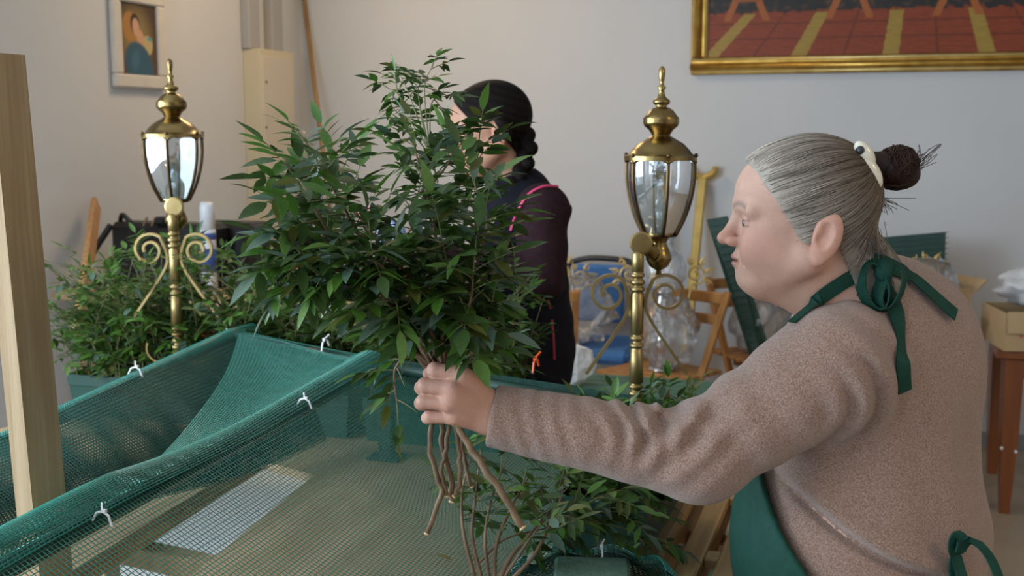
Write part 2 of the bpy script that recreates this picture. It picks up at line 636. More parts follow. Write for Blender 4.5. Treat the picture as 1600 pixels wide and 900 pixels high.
def ell(p, c, r, A=None):
    q = p - np.asarray(c, np.float32)
    if A is not None:
        q = q @ np.asarray(A, np.float32)
    r = np.asarray(r, np.float32)
    k0 = np.linalg.norm(q / r, axis=1)
    k1 = np.linalg.norm(q / (r * r), axis=1)
    return k0 * (k0 - 1) / np.maximum(k1, 1e-6)


def smin(a, b, k):
    h = np.clip(0.5 + 0.5 * (b - a) / k, 0, 1)
    return b * (1 - h) + a * h - k * h * (1 - h)


def smax(a, b, k):
    return -smin(-a, -b, k)


def axis(lo, hi, h, fine=()):
    """grid line positions with step h, and finer steps within the given (lo, hi, step) ranges"""
    out = [lo]
    while out[-1] < hi:
        s = h
        for (a, b, st) in fine:
            if a <= out[-1] < b:
                s = min(s, st)
        out.append(out[-1] + s)
    return np.array(out, np.float32)


def polygonise(f, xs, ys, zs, block=8):
    nx, ny, nz = len(xs), len(ys), len(zs)
    D = np.ones((nx, ny, nz), np.float32)
    act = np.zeros((nx, ny, nz), bool)
    bi = [np.arange(0, n, block) for n in (nx, ny, nz)]
    ends = [np.minimum(b + block, n - 1) for b, n in zip(bi, (nx, ny, nz))]
    cs = [(ax[b] + ax[e]) / 2 for ax, b, e in zip((xs, ys, zs), bi, ends)]
    hs = [(ax[e] - ax[b]) / 2 for ax, b, e in zip((xs, ys, zs), bi, ends)]
    G = np.stack(np.meshgrid(*cs, indexing='ij'), -1).reshape(-1, 3).astype(np.float32)
    H = np.stack(np.meshgrid(*hs, indexing='ij'), -1).reshape(-1, 3)
    d = f(G)
    near = np.abs(d) < np.linalg.norm(H, axis=1) * 1.5 + 0.012
    shp = tuple(len(b) for b in bi)
    d, near = d.reshape(shp), near.reshape(shp)
    for i, j, k in np.ndindex(shp):
        sl = (slice(bi[0][i], bi[0][i] + block), slice(bi[1][j], bi[1][j] + block), slice(bi[2][k], bi[2][k] + block))
        if not near[i, j, k]:
            if d[i, j, k] < 0:
                D[sl] = -1
        else:
            act[sl] = True
    I = np.argwhere(act)
    pts = np.stack([xs[I[:, 0]], ys[I[:, 1]], zs[I[:, 2]]], 1).astype(np.float32)
    vals = np.empty(len(pts), np.float32)
    for s in range(0, len(pts), 400000):
        vals[s:s + 400000] = f(pts[s:s + 400000])
    D[act] = vals
    ins = D < 0
    c = np.zeros((nx - 1, ny - 1, nz - 1), np.int8)
    for a in (0, 1):
        for b in (0, 1):
            for e in (0, 1):
                c += ins[a:nx - 1 + a, b:ny - 1 + b, e:nz - 1 + e]
    cell = (c > 0) & (c < 8)
    I = np.argwhere(cell)
    idm = np.full(cell.shape, -1, np.int32)
    idm[cell] = np.arange(len(I))
    acc = np.zeros((len(I), 3))
    cnt = np.zeros(len(I))
    X = (xs, ys, zs)
    for ax in range(3):
        o1, o2 = [a for a in range(3) if a != ax]
        for a in (0, 1):
            for b in (0, 1):
                A = I.copy()
                A[:, o1] += a
                A[:, o2] += b
                B = A.copy()
                B[:, ax] += 1
                da, db = D[tuple(A.T)], D[tuple(B.T)]
                m = (da < 0) != (db < 0)
                t = np.where(m, da / np.where(m, da - db, 1), 0)
                pa = np.stack([X[q][A[:, q]] for q in range(3)], 1)
                pb = np.stack([X[q][B[:, q]] for q in range(3)], 1)
                acc += np.where(m[:, None], pa + (pb - pa) * t[:, None], 0)
                cnt += m
    V = acc / cnt[:, None]
    F = []
    for ax in range(3):
        o1, o2 = (ax + 1) % 3, (ax + 2) % 3
        lo = [slice(None)] * 3
        hi = [slice(None)] * 3
        lo[ax], hi[ax] = slice(0, -1), slice(1, None)
        ch = ins[tuple(lo)] != ins[tuple(hi)]
        E = np.argwhere(ch)
        n = (nx, ny, nz)
        ok = (E[:, o1] > 0) & (E[:, o2] > 0) & (E[:, o1] < n[o1] - 1) & (E[:, o2] < n[o2] - 1)
        E = E[ok]
        q = []
        for a, b in ((1, 1), (0, 1), (0, 0), (1, 0)):
            Cc = E.copy()
            Cc[:, o1] -= a
            Cc[:, o2] -= b
            q.append(idm[tuple(Cc.T)])
        q = np.stack(q, 1)
        out = ins[tuple(E.T)]
        q = np.where(out[:, None], q, q[:, ::-1])
        F.append(q)
    return V, np.vstack(F)


def march(px, py, f, v0=1.0, v1=4.0, off=0.0):
    """where the line of sight through a pixel meets a body, in (across, ahead, height)"""
    vs = np.linspace(v0, v1, 900)
    pts = np.array([J(px, py, v) for v in vs], np.float32)
    d = f(pts) - off
    k = np.argmax(d < 0)
    if not (d < 0).any():
        k = int(np.argmin(d))
    return pts[k].astype(float)


def grad(f, p, e=0.004):
    p = np.asarray(p, np.float32)
    q = np.repeat(p[None], 6, 0)
    for i in range(3):
        q[2 * i, i] += e
        q[2 * i + 1, i] -= e
    d = f(q)
    g = np.array([d[0] - d[1], d[2] - d[3], d[4] - d[5]], float)
    return g / (np.linalg.norm(g) + 1e-9)


# ================================================================== the room
XL, XR, YB, YF, ZC = -3.17, 4.2, 5.88, -2.5, 3.0


def struct(name, mb, m, parent=None, smooth=False):
    o = mb.build(name, m, parent, smooth=smooth)
    if parent is None:
        o['kind'] = 'structure'
    return o


def span(mb, x0, x1, y0, y1, z0, z1, mi=0):
    return mb.box(((x0 + x1) / 2, (y0 + y1) / 2, (z0 + z1) / 2), (x1 - x0, y1 - y0, z1 - z0), mi=mi)


struct('floor', span(MB(), XL - .15, XR + .15, YF - .15, YB + .15, -.1, 0), 'floor_stone')
struct('ceiling', span(MB(), XL - .15, XR + .15, YF - .15, YB + .15, ZC, ZC + .1), 'ceiling_paint')
struct('wall_back', span(MB(), XL - .15, XR + .15, YB, YB + .15, 0, ZC), 'wall_paint')
struct('wall_right', span(MB(), XR, XR + .15, YF, YB, 0, ZC), 'wall_paint')
WL = (-1.5, 2.2, .95, 2.5)
m = MB()
span(m, XL - .15, XL, YF, WL[0], 0, ZC)
span(m, XL - .15, XL, WL[1], YB, 0, ZC)
span(m, XL - .15, XL, WL[0], WL[1], 0, WL[2])
span(m, XL - .15, XL, WL[0], WL[1], WL[3], ZC)
struct('wall_left', m, 'wall_paint')
WF = (-2.95, -.95, .95, 2.5)
m = MB()
span(m, XL - .15, WF[0], YF - .15, YF, 0, ZC)
span(m, WF[1], XR + .15, YF - .15, YF, 0, ZC)
span(m, WF[0], WF[1], YF - .15, YF, 0, WF[2])
span(m, WF[0], WF[1], YF - .15, YF, WF[3], ZC)
struct('wall_front', m, 'wall_paint')
for n, (a, b, ax) in enumerate(((WL[0], WL[1], 1), (WF[0], WF[1], 0)), 1):
    m = MB()
    t = .05
    def wbox(u0, u1, z0, z1, mm, d0=.04, d1=.10):
        if ax == 1:
            span(mm, XL - d1, XL - d0, u0, u1, z0, z1)
        else:
            span(mm, u0, u1, YF - d1, YF - d0, z0, z1)
    wbox(a, b, .95, .95 + t, m)
    wbox(a, b, 2.5 - t, 2.5, m)
    for k in range(4):
        u = a + (b - a - t) * k / 3
        wbox(u, u + t, .95, 2.5, m)
    wo = struct('window_%d' % n, m, 'window_white')
    for k in range(3):
        u = a + (b - a - t) * k / 3
        g = MB()
        wbox(u + t, u + (b - a - t) / 3, 1.0, 2.45, g, .065, .070)
        g.build('pane', 'lantern_glass', wo)
m = MB()
span(m, XL, XR, YB - .015, YB, 0, .075)
struct('baseboard_back', m, 'skirting_grey')
m = MB()
span(m, XL, XL + .015, YF, YB - .015, 0, .075)
struct('baseboard_left', m, 'skirting_grey')

ZTOP = PY(408, 76, PX(381, 150, XL)[1])[2]
# conduits above the meter cabinet, on the left wall close to the corner
for n, (p0, p1) in enumerate(((384, 401), (420, 437)), 1):
    y0, y1 = PX(p0, 40, XL + .03)[1], PX(p1, 40, XL + .03)[1]
    m = MB()
    m.box((XL + .026, (y0 + y1) / 2, (ZTOP + ZC) / 2), (.05, y1 - y0, ZC - ZTOP), bev=.006)
    o = m.build('trim_%d' % n, 'conduit_grey')
    o['kind'] = 'structure'

# meter cabinet
y0 = PX(381, 150, XL)[1]
CD = PY(408, 150, y0)[0] - XL          # how far the cabinet stands out from the wall
y1 = PX(459, 90, XL + CD)[1]
zt = PX(408, 76, XL + CD)[2]
zb = .55
cab = MB().box((XL + CD / 2, (y0 + y1) / 2, (zt + zb) / 2), (CD, y1 - y0, zt - zb), bev=.004).build(
    'meter_cabinet', 'cabinet_cream', at=(XL + CD / 2, (y0 + y1) / 2, zb))
tag(cab, 'tall cream wall cabinet near the corner with two small dark screws', 'cabinet')
ya, yb = y0 + .012, PX(455, 90, XL + CD)[1]
dz1 = zt - .035
door = MB().box((XL + CD + .002, (ya + yb) / 2, (dz1 + zb + .04) / 2), (.014, yb - ya, dz1 - zb - .04), bev=.003).build('door', 'door_cream', cab)
for py in (128, 199, 300):
    q = PX(416, py, XL + CD + .009)
    MB().lathe([(.006, 0), (.006, .004)], q, 10, Matrix.Rotation(R(90), 3, 'Y')).build('screw', 'screw_dark', door)

# small framed print on the left wall (a plain generic stand-in for the picture)
c0, c1 = PX(179, 60, XL + .03), PX(260, 60, XL + .03)
zb = PX(186, 136, XL + .03)[2]
py0, py1 = c0[1], c1[1]
fh, fw = .425, py1 - py0
pr = thing('framed_print', (XL, (py0 + py1) / 2, zb), 'small white framed print of a blue and ochre figure on the left wall', 'picture')
b = .058
for nm, (ya, yb, za, zc) in zip(('frame_rail',) * 4, ((py0, py1, zb, zb + b), (py0, py1, zb + fh - b, zb + fh),
                                                     (py0, py0 + b, zb + b, zb + fh - b), (py1 - b, py1, zb + b, zb + fh - b))):
    MB().box((XL + .017, (ya + yb) / 2, (za + zc) / 2), (.03, yb - ya, zc - za), bev=.007).build(nm, 'frame_white', pr)


def art_mesh(name, w, h, nx, ny, fcol, place, parent, matname):
    """flat print: colours per point from fcol(s, t), s across, t up"""
    S, T = np.meshgrid(np.linspace(0, 1, nx), np.linspace(0, 1, ny), indexing='ij')
    cols = fcol(S.ravel(), T.ravel())
    pts = np.array([place(s, t) for s, t in zip(S.ravel(), T.ravel())])
    i, j = np.meshgrid(np.arange(nx - 1), np.arange(ny - 1), indexing='ij')
    a = (i * ny + j).ravel()
    F = np.stack([a, a + ny, a + ny + 1, a + 1], 1)
    return link_mesh(name, pts, F, matname, parent, cols=cols)


mat_attr('print_paper', rough=0.45)
mat_attr('canvas_paint', rough=0.5, bump=0.3, bscale=90)


def blob(s, t, cx, cy, rx, ry, ang=0.0, soft=.12):
    ca, sa = math.cos(ang), math.sin(ang)
    x, y = (s - cx), (t - cy)
    u, v = (x * ca + y * sa) / rx, (-x * sa + y * ca) / ry
    return np.clip((1 - np.sqrt(u * u + v * v)) / soft, 0, 1)[:, None]


def print_cols(s, t):
    c = np.array([.12, .065, .03])[None] * (1 - .4 * t[:, None]) + 0 * s[:, None]
    def mix(c, k, col):
        return c * (1 - k) + np.array(col)[None] * k
    c = mix(c, .75 * blob(s, t, .42, .55, .52, .50, soft=.8), (.42, .30, .10))
    c = mix(c, blob(s, t, .28, .66, .20, .22, .2), (.42, .20, .045))
    c = mix(c, blob(s, t, .42, .70, .13, .16, .3), (.03, .02, .015))
    c = mix(c, blob(s, t, .44, .66, .10, .14, .3), (.62, .34, .22))
    c = mix(c, blob(s, t, .72, .42, .17, .15, .5), (.52, .40, .18))
    c = mix(c, blob(s, t, .55, .52, .10, .13, .5), (.60, .33, .20))
    c = mix(c, blob(s, t, .50, .14, .42, .32, -.5), (.035, .10, .15))
    c = mix(c, .6 * blob(s, t, .40, .22, .14, .20, -.5, .6), (.07, .17, .24))
    c = mix(c, blob(s, t, .80, .52, .08, .03), (.10, .30, .33))
    return c


art_mesh('print', 0, 0, 60, 90, print_cols,
         lambda s, t: (XL + .016, py0 + b - .004 + s * (fw - 2 * b + .008), zb + b - .004 + t * (fh - 2 * b + .008)), pr, 'print_paper')

# large painting in a gilt frame on the back wall (a plain generic stand-in for the picture)
q0 = PY(1079, 117, YB - .03)
px0, pzb = q0[0], q0[2]
pw, ph = 2.25, 1.15
pt = thing('framed_painting', (px0 + pw / 2, YB, pzb), 'large gilt framed painting with red floor and yellow stripes on the back wall', 'painting')
fb = .085
fx = [(px0, px0 + pw, pzb, pzb + fb), (px0, px0 + pw, pzb + ph - fb, pzb + ph),
      (px0, px0 + fb, pzb + fb, pzb + ph - fb), (px0 + pw - fb, px0 + pw, pzb + fb, pzb + ph - fb)]
for k, (xa, xb, za, zc) in enumerate(fx):
    hor = k < 2
    outer_lo = k in (0, 2)
    rl = MB().box(((xa + xb) / 2, YB - .02, (za + zc) / 2), (xb - xa, .04, zc - za), bev=.006).build('frame_rail', 'gilt_frame', pt)
    for fr, wd, pr_, mm in ((.16, .014, .048, 'gilt_pale'), (.45, .036, .054, 'gilt_frame'), (.86, .018, .046, 'gilt_pale')):
        f2 = fr if outer_lo else 1 - fr
        g = MB()
        if hor:
            zz = za + (zc - za) * f2
            g.tube([(xa, YB - pr_ + .012, zz), (xb, YB - pr_ + .012, zz)], wd / 2, 8)
        else:
            xx = xa + (xb - xa) * f2
            g.tube([(xx, YB - pr_ + .012, za), (xx, YB - pr_ + .012, zc)], wd / 2, 8)
        g.build('moulding', mm, rl, smooth=True)
cw, chh = pw - 2 * fb, ph - 2 * fb


def paint_cols(s, t):
    z = t * chh / .25              # 0 at the bottom, 1 at the upper edge of the floor
    floor = np.array([.235, .040, .009])
    n = np.array([mnoise.noise(Vector((a * 40, b * 160, 0))) for a, b in zip(s, t)])
    c = floor[None] * (1 + .30 * n[:, None])
    vx = .47
    sp = (s - vx) / np.maximum(1.0 - z * .24, .1)
    k = (np.abs(((sp / .207 + .742) % 1) - .5) < .088) & (z < .84)
    tiles = (np.abs(((z * z * .8 + z * 2.6) % 1) - .5) > .455)
    lines = (np.abs(((sp / .1035 + .5) % 1) - .5) > .475)
    c = np.where((tiles | lines)[:, None], c * .55, c)
    c = np.where(k[:, None], np.array([[.34, .215, .035]]) * (1 + .2 * n[:, None]), c)
    n2 = np.array([mnoise.noise(Vector((a * 60, b * 40, 3))) for a, b in zip(s, t)])
    dark = z > .86 + .08 * n2
    c = np.where(dark[:, None], np.array([[.018, .016, .014]]) + np.clip(n2, 0, 1)[:, None] * np.array([[.12, .045, .015]]), c)
    cloth = z > 1.18
    c = np.where(cloth[:, None], np.array([[.008, .05, .055]]) * (1 + .4 * n2[:, None]), c)
    # trestle legs
    for cx in (.09, .325, .56, .795):
        for sg in (-1, 1):
            xx = cx + sg * (.046 - .050 * (z - .7))
            leg = (np.abs(s - xx) < .0085) & (z > .70) & (z < 1.22)
            c = np.where(leg[:, None], np.array([[.36, .10, .02]]), c)
        bar = (np.abs(s - cx) < .030) & (np.abs(z - 1.12) < .045)
        c = np.where(bar[:, None], np.array([[.30, .085, .02]]), c)
    return np.clip(c, 0, 1)


art_mesh('canvas', 0, 0, 420, 150, paint_cols,
         lambda s, t: (px0 + fb + s * cw, YB - .028, pzb + fb + t * chh), pt, 'canvas_paint')

# long pole leaning in the corner
a, bb = PY(507, 222, YB - .13), PY(472, 0, YB - .05)
d = (bb - a) / (bb[2] - a[2])
top = a + d * (2.32 - a[2])
bot = a + d * (0.0 - a[2])
top[1] = YB - .015
bot[1] = YB - .42
o = MB().tube([bot, (np.array(bot) + top) / 2, top], .014, 10).build('leaning_pole', 'pole_wood', at=bot, smooth=True)
tag(o, 'long thin brown wooden pole leaning up into the room corner', 'pole')

# ================================================================== things along the back wall
# two gold props with a forked top
for k, (pxt, pyt, lab) in enumerate(((1098, 262, 'gold painted wooden prop with forked top, leaning on wall right of the right lantern'),
                                     (1040, 262, 'gold painted wooden prop with forked top, standing behind the right lantern'))):
    top = PY(pxt, pyt + 14, YB - .05 - .02 * k)
    bot = np.array([top[0] - .05 - .03 * k, YB - .34, .001])
    root = thing('forked_prop', bot, lab, 'prop', 'gold forked props')
    MB().beam(bot, top, .044, .034, up=(0, 1, 0), bev=.004).build('shaft', 'gold_paint', root)
    dirv = Vector(top - bot).normalized()
    m = MB()
    for s in (-1, 1):
        pts = [Vector(top) - dirv * .01, Vector(top) + Vector((s * .035, 0, .006)), Vector(top) + Vector((s * .058, 0, .022)), Vector(top) + Vector((s * .064, 0, .052))]
        m.tube(smooth_path([tuple(q) for q in pts], 9), [.019, .019, .020, .020, .019, .018, .017, .016, .014], 8, up=(0, 1, 0))
    autosmooth(m.build('fork', 'gold_paint', root))


def slat_panel(name, corners, thick, nrib, label, ragged):
    """stiff green mesh sheet with parallel ribs; corners: four points round the sheet"""
    c = [Vector([float(t) for t in q]) for q in corners]
    nrm = (c[1] - c[0]).cross(c[3] - c[0]).normalized()
    if nrm.y > 0:
        nrm = -nrm
    root = thing(name, min(corners, key=lambda q: q[2]), label, 'mesh sheet', 'green mesh sheets by the wall')
    m = MB()
    vs = [tuple(q) for q in c] + [tuple(q - nrm * thick) for q in c]
    m.add(vs, [(0, 1, 2, 3), (7, 6, 5, 4), (0, 4, 5, 1), (1, 5, 6, 2), (2, 6, 7, 3), (3, 7, 4, 0)])
    m.build('sheet', 'panel_green', root)
    g = MB()
    for i in range(nrib + 1):
        t = i / nrib
        a, b2 = c[0].lerp(c[3], t), c[1].lerp(c[2], t)
        e = (b2 - a).normalized() * ragged
        g.tube([a + nrm * .002, b2 + e + nrm * .002], .0022, 4)
    r = g.build('rib', 'net_dark', root)
    r['kind'] = 'stuff'
    return root


Yp = YB - .35
slat_panel('mesh_sheet', [PY(1370, 372, Yp), PY(1478, 363, Yp), PZ(1466, 735, .001), PZ(1368, 740, .001)], .012, 44,
           'dark green mesh sheet standing behind the grey haired woman, ragged right edge', .012)
slat_panel('mesh_sheet', [PY(1104, 344, Yp), PY(1137, 338, Yp), PZ(1262, 735, .001), PZ(1229, 738, .001)], .012, 34,
           'narrow dark green mesh sheet tilted against the wall beside the gold prop', .0)


def slatted_chair(label, group='wooden folding chairs'):
    """wooden folding chair: local origin on the floor under the seat, sitter faces -y"""
    root = thing('folding_chair', (0, 0, 0), label, 'chair', group)
    for s in (-1, 1):
        MB().beam((s * .19, -.20, 0), (s * .19, .235, .82), .022, .034, up=(1, 0, 0), bev=.003).build('back_post', 'chair_wood', root)
        MB().beam((s * .165, .22, 0), (s * .165, -.15, .45), .022, .034, up=(1, 0, 0), bev=.003).build('leg', 'chair_wood', root)
    for z in (.79, .70):
        yy = -.20 + .435 * z / .82
        MB().box((0, yy, z), (.37, .014, .052 if z > .75 else .045), bev=.004).build('back_rail', 'chair_wood', root)
    MB().box((0, .0, .435), (.34, .028, .022)).build('stretcher', 'chair_wood', root)
    MB().box((0, .20, .19), (.30, .018, .03)).build('stretcher', 'chair_wood', root)
    for k in range(7):
        yy = -.19 + k * .060
        MB().box((0, yy, .463), (.40, .047, .018), bev=.004).build('seat_slat', 'chair_wood', root)
    return root


c1 = slatted_chair('wooden folding chair carrying a wrapped glass lamp, behind the right lantern pole')
q = PZ(1032, 578, .47)
c1.location = (q[0], q[1], 0)
c1.rotation_euler = (0, 0, R(-28))
CHAIR1 = Vector((q[0], q[1], .472))
c2 = copy_tree(c1)
q = PZ(1196, 552, .47)
c2['label'] = 'wooden folding chair just left of the grey haired woman, with a clear wrapped bundle'
c2.location = (q[0], q[1], 0)
c2.rotation_euler = (0, 0, R(38))
CHAIR2 = Vector((q[0], q[1], .472))
c3 = copy_tree(c1)
q = PZ(890, 560, .42)
c3['label'] = 'wooden folding chair in front of the blue padded chair, mostly behind the dark haired woman'
c3.location = (q[0] - .12, q[1] - .25, 0)
c3.rotation_euler = (0, 0, R(200))

# blue padded chair with a black frame
q = PZ(915, 548, .46)
BC = thing('padded_chair', (q[0], q[1] + .1, 0), 'blue padded chair with a curved black metal frame against the back wall', 'chair')
bx, by = q[0], q[1] + .1
arch = [(-.25, .22, .45), (-.245, .24, .70), (-.20, .26, .83), (-.10, .265, .875), (.02, .265, .88), (.14, .265, .865), (.22, .255, .80), (.25, .24, .68), (.25, .22, .45)]
MB().tube(smooth_path([(bx + a, by + c, d) for a, c, d in arch], 36), .015, 8).build('back_frame', 'chair_black', BC, smooth=True)
MB().box((bx - .02, by + .245, .70), (.27, .035, .30), bev=.03).build('backrest', 'chair_blue', BC)
for s in (-.19, .17):
    MB().beam((bx + s, by + .25, .45), (bx + s, by + .265, .85), .022, .022).build('back_bar', 'chair_black', BC)
MB().box((bx, by, .455), (.48, .46, .07), bev=.025).build('seat', 'chair_blue', BC)
for s in (-1, 1):
    for t in (-1, 1):
        MB().tube([(bx + s * .23, by + t * .21, 0), (bx + s * .22, by + t * .2, .44)], .014, 8).build('leg', 'chair_black', BC, smooth=True)


def crumple(mb, c, r, amp, seed, n=28, m=18, fr=3.0, mi=0):
    """crumpled closed sheet"""
    b = len(mb.v)
    for i in range(m + 1):
        th = -math.pi / 2 + math.pi * min(max(i, .1), m - .1) / m
        for k in range(n):
            a = 2 * math.pi * k / n
            u = Vector((math.cos(th) * math.cos(a), math.cos(th) * math.sin(a), math.sin(th)))
            s = 1 + amp * (mnoise.noise(u * fr + Vector((seed, 0, 0))) + .6 * mnoise.noise(u * fr * 2.7 + Vector((0, seed, 0))))
            mb.v.append((c[0] + u.x * r[0] * s, c[1] + u.y * r[1] * s, max(c[2] + u.z * r[2] * s, c[2] - r[2])))
    for i in range(m):
        for k in range(n):
            k2 = (k + 1) % n
            mb.f.append((b + i * n + k, b + i * n + k2, b + (i + 1) * n + k2, b + (i + 1) * n + k))
            mb.fm.append(mi)
    mb.f += [tuple(b + k for k in reversed(range(n))), tuple(b + m * n + k for k in range(n))]
    mb.fm += [mi, mi]
    return mb


def spiral(c, ax, ay, r0, r1, a0, turns, n=40):
    """flat spiral in the plane of ax, ay"""
    c, ax, ay = Vector(c), Vector(ax), Vector(ay)
    out = []
    for i in range(n):
        t = i / (n - 1)
        a = a0 + turns * 2 * math.pi * t
        r = r0 + (r1 - r0) * t
        out.append(c + ax * (r * math.cos(a)) + ay * (r * math.sin(a)))
    return out


UX = Vector((CY, SY, 0))          # across the view
UZ = Vector((0, 0, 1))
UA = Vector((-SY, CY, 0))         # away along the view


def gilt_scroll(mb, c, s, flip):
    """filigree arm: a stem ending in a large curl, with leaf-like side curls"""
    c = Vector(c)
    ax = UX * (1 if flip else -1)
    q = c + ax * .040 * s + UZ * .050 * s
    mb.tube(spiral(q, ax, UZ, .050 * s, .010 * s, -1.9, 1.6), [.0056 * s] * 40, 6)
    mb.tube(smooth_path([c - UZ * .12 * s, c - UZ * .05 * s + ax * .012 * s, q + (ax * -.32 - UZ * .94) * .050 * s], 12), .0062 * s, 6)
    mb.tube(spiral(c - UZ * .135 * s + ax * .018 * s, ax, UZ, .026 * s, .006 * s, 2.2, 1.3, 24), .0056 * s, 6)
    for a, r in ((.2, .024), (1.0, .026), (1.9, .022), (-.6, .020)):
        d = ax * math.cos(a) + UZ * math.sin(a)
        e = ax * -math.sin(a) + UZ * math.cos(a)
        mb.tube(spiral(q + d * .066 * s, e, d, r * .75 * s, .004 * s, -1.6, 1.1, 18), .0036 * s, 5)
        mb.tube(smooth_path([q + d * .048 * s, q + d * .070 * s + e * .012 * s, q + d * .098 * s + e * .004 * s], 8), [.005 * s, .006 * s, .0065 * s, .006 * s, .005 * s, .004 * s, .003 * s, .0015 * s], 5)


# wrapped glass lamp with gilt arms, standing on the folding chair
gl = thing('glass_lamp', CHAIR1, 'glass globe lamp with gilt scroll arms in clear wrap, on a folding chair', 'lamp', 'wrapped gilt and glass lamps')
MB().lathe([(.062, 0), (.062, .008), (.045, .018), (.020, .035), (.012, .06), (.018, .09), (.030, .12), (.024, .15), (.015, .17)], CHAIR1, 20).build('base', 'chrome', gl, smooth=True)
MB().lathe([(.014, .17), (.022, .19), (.014, .21), (.030, .25), (.034, .30), (.020, .34), (.016, .36)], CHAIR1, 18).build('stem', 'chrome', gl, smooth=True)
MB().lathe([(.030, .34), (.075, .37), (.105, .42), (.108, .47), (.085, .52), (.055, .545), (.050, .58), (.058, .60)], CHAIR1, 26).build('globe', 'globe_glass', gl, smooth=True)
for s, fl in ((-1, False), (1, True)):
    m = MB()
    gilt_scroll(m, CHAIR1 + UX * (s * .11) + UZ * .385, .95, fl)
    m.build('scroll_arm', 'gilt_bright', gl, smooth=True)
wrap = crumple(MB(), CHAIR1 + UZ * .175 + UX * .02, (.13, .11, .17), .32, 3.1)
o = wrap.build('wrapping', 'plastic_wrap', gl, smooth=True)

# the same kind of lamp on the blue chair
S2 = Vector((bx - .06, by - .08, .492))
g2 = thing('glass_lamp', S2, 'gilt scroll lamp bundled in clear plastic, on the blue padded chair', 'lamp', 'wrapped gilt and glass lamps')
MB().lathe([(.06, 0), (.06, .01), (.02, .03), (.012, .08), (.02, .13), (.012, .17), (.016, .26)], S2, 18).build('base', 'chrome', g2, smooth=True)
m = MB()
gilt_scroll(m, Vector(PY(893, 446, by - .10)), 1.15, False)
gilt_scroll(m, Vector(PY(893, 452, by - .06)), 1.0, True)
m.build('scroll_arm', 'gilt_bright', g2, smooth=True)
crumple(MB(), S2 + UZ * .17 + UX * .03, (.15, .12, .165), .32, 8.3).build('wrapping', 'plastic_wrap', g2, smooth=True)

# bundle on the other folding chair
g3 = thing('wrapped_bundle', CHAIR2 + Vector((-.03, -.0, 0)), 'clear plastic bundle with small red print, on the chair left of the grey haired woman', 'bundle')
crumple(MB(), CHAIR2 + Vector((-.03, 0, .15)), (.14, .13, .15), .28, 5.5).build('wrapping', 'plastic_wrap', g3, smooth=True)
MB().lathe([(.05, 0), (.05, .01), (.015, .03), (.02, .12), (.06, .18), (.05, .24)], CHAIR2 + Vector((-.03, 0, 0)), 16).build('glass_cup', 'globe_glass', g3, smooth=True)
MB().box(CHAIR2 + Vector((-.06, -.14, .17)), (.04, .004, .012)).build('printed_mark', 'print_red', g3)

# crumpled tissue and green slatted crate on the floor side
q = PZ(893, 556, .75)
q = P(893, 552, 4.3)
CH_ = .60
crz = PZ(1000, 618, CH_)
cr = thing('slatted_crate', (crz[0], crz[1], 0), 'low green slatted wooden crate standing in front of the folding chairs', 'crate')
for k in range(6):
    MB().box((crz[0], crz[1] - .2, CH_ - k * .062), (.62, .016, .052), bev=.003).build('slat', 'slat_green', cr)
    MB().box((crz[0], crz[1] - .19 + k * .062, CH_ + .03), (.62, .052, .014), bev=.003).build('slat', 'slat_green', cr)
for s in (-1, 1):
    for t in (0, 1):
        MB().box((crz[0] + s * .29, crz[1] - .170 + t * .28, CH_ / 2 + .01), (.03, .03, CH_ + .02)).build('corner_post', 'slat_green', cr)
t = MB()
tp = Vector((crz[0] - .23, crz[1] - .06, CH_ + .037))
crumple(t, tp + Vector((0, 0, .075)), (.075, .06, .075), .30, 2.2, 16, 10, 1.6)
tag(t.build('crumpled_tissue', 'tissue_white', at=tp), 'crumpled white paper lying on the green crate', 'paper')

# side table at right with boxes
foot = PZ(1568, 800, 0)
TX0, TY0 = foot[0], foot[1]
tb = thing('side_table', (TX0 + .35, TY0 + .28, 0), 'dark reddish wooden table with tapered legs, against the wall at right', 'table')
for ix, iy in ((0, 0), (.72, 0), (0, .56), (.72, .56)):
    prof = []
    x, y = TX0 + ix, TY0 + iy
    m = MB()
    vs = []
    for z, h in ((0, .020), (.30, .034), (.64, .040)):
        vs += [(x - h + .01 * (z > .2), y - h, z), (x + h, y - h, z), (x + h, y + h, z), (x - h, y + h, z)]
    fs = [(3, 2, 1, 0), (8, 9, 10, 11)]
    for r in (0, 4):
        fs += [(r + k, r + (k + 1) % 4, r + 4 + (k + 1) % 4, r + 4 + k) for k in range(4)]
    leg = m.add(vs, fs).build('leg', 'mahogany', tb)
    if ix == 0 and iy == 0:
        MB().ball((x - .025, y - .036, .275), .007, 8, 5).build('screw_cap', 'tie_white', leg, smooth=True)
        MB().ball((x + .028, y - .036, .265), .007, 8, 5).build('screw_cap', 'tie_white', leg, smooth=True)
MB().box((TX0 + .36, TY0 + .28, .60), (.70, .54, .09)).build('apron_rail', 'mahogany', tb)
MB().box((TX0 + .36, TY0 + .28, .662), (.86, .68, .036), bev=.005).build('tabletop', 'mahogany', tb)


def carton(c, s, rz, name, label, cat='box', flapcol='cardboard'):
    root = thing(name, c, label, cat)
    Rz = Matrix.Rotation(rz, 3, 'Z')
    c = Vector(c)
    w_, d_, h_ = s
    t = .006
    for off, sz in (((0, -d_ / 2, h_ / 2), (w_, t, h_)), ((0, d_ / 2, h_ / 2), (w_, t, h_)), ((-w_ / 2, 0, h_ / 2), (t, d_, h_)), ((w_ / 2, 0, h_ / 2), (t, d_, h_))):
        MB().box(c + Rz @ Vector(off), sz, Rz).build('side_panel', 'cardboard', root)
    MB().box(c + Vector((0, 0, t)), (w_, d_, t), Rz).build('bottom_panel', 'cardboard', root)
    return root, Rz


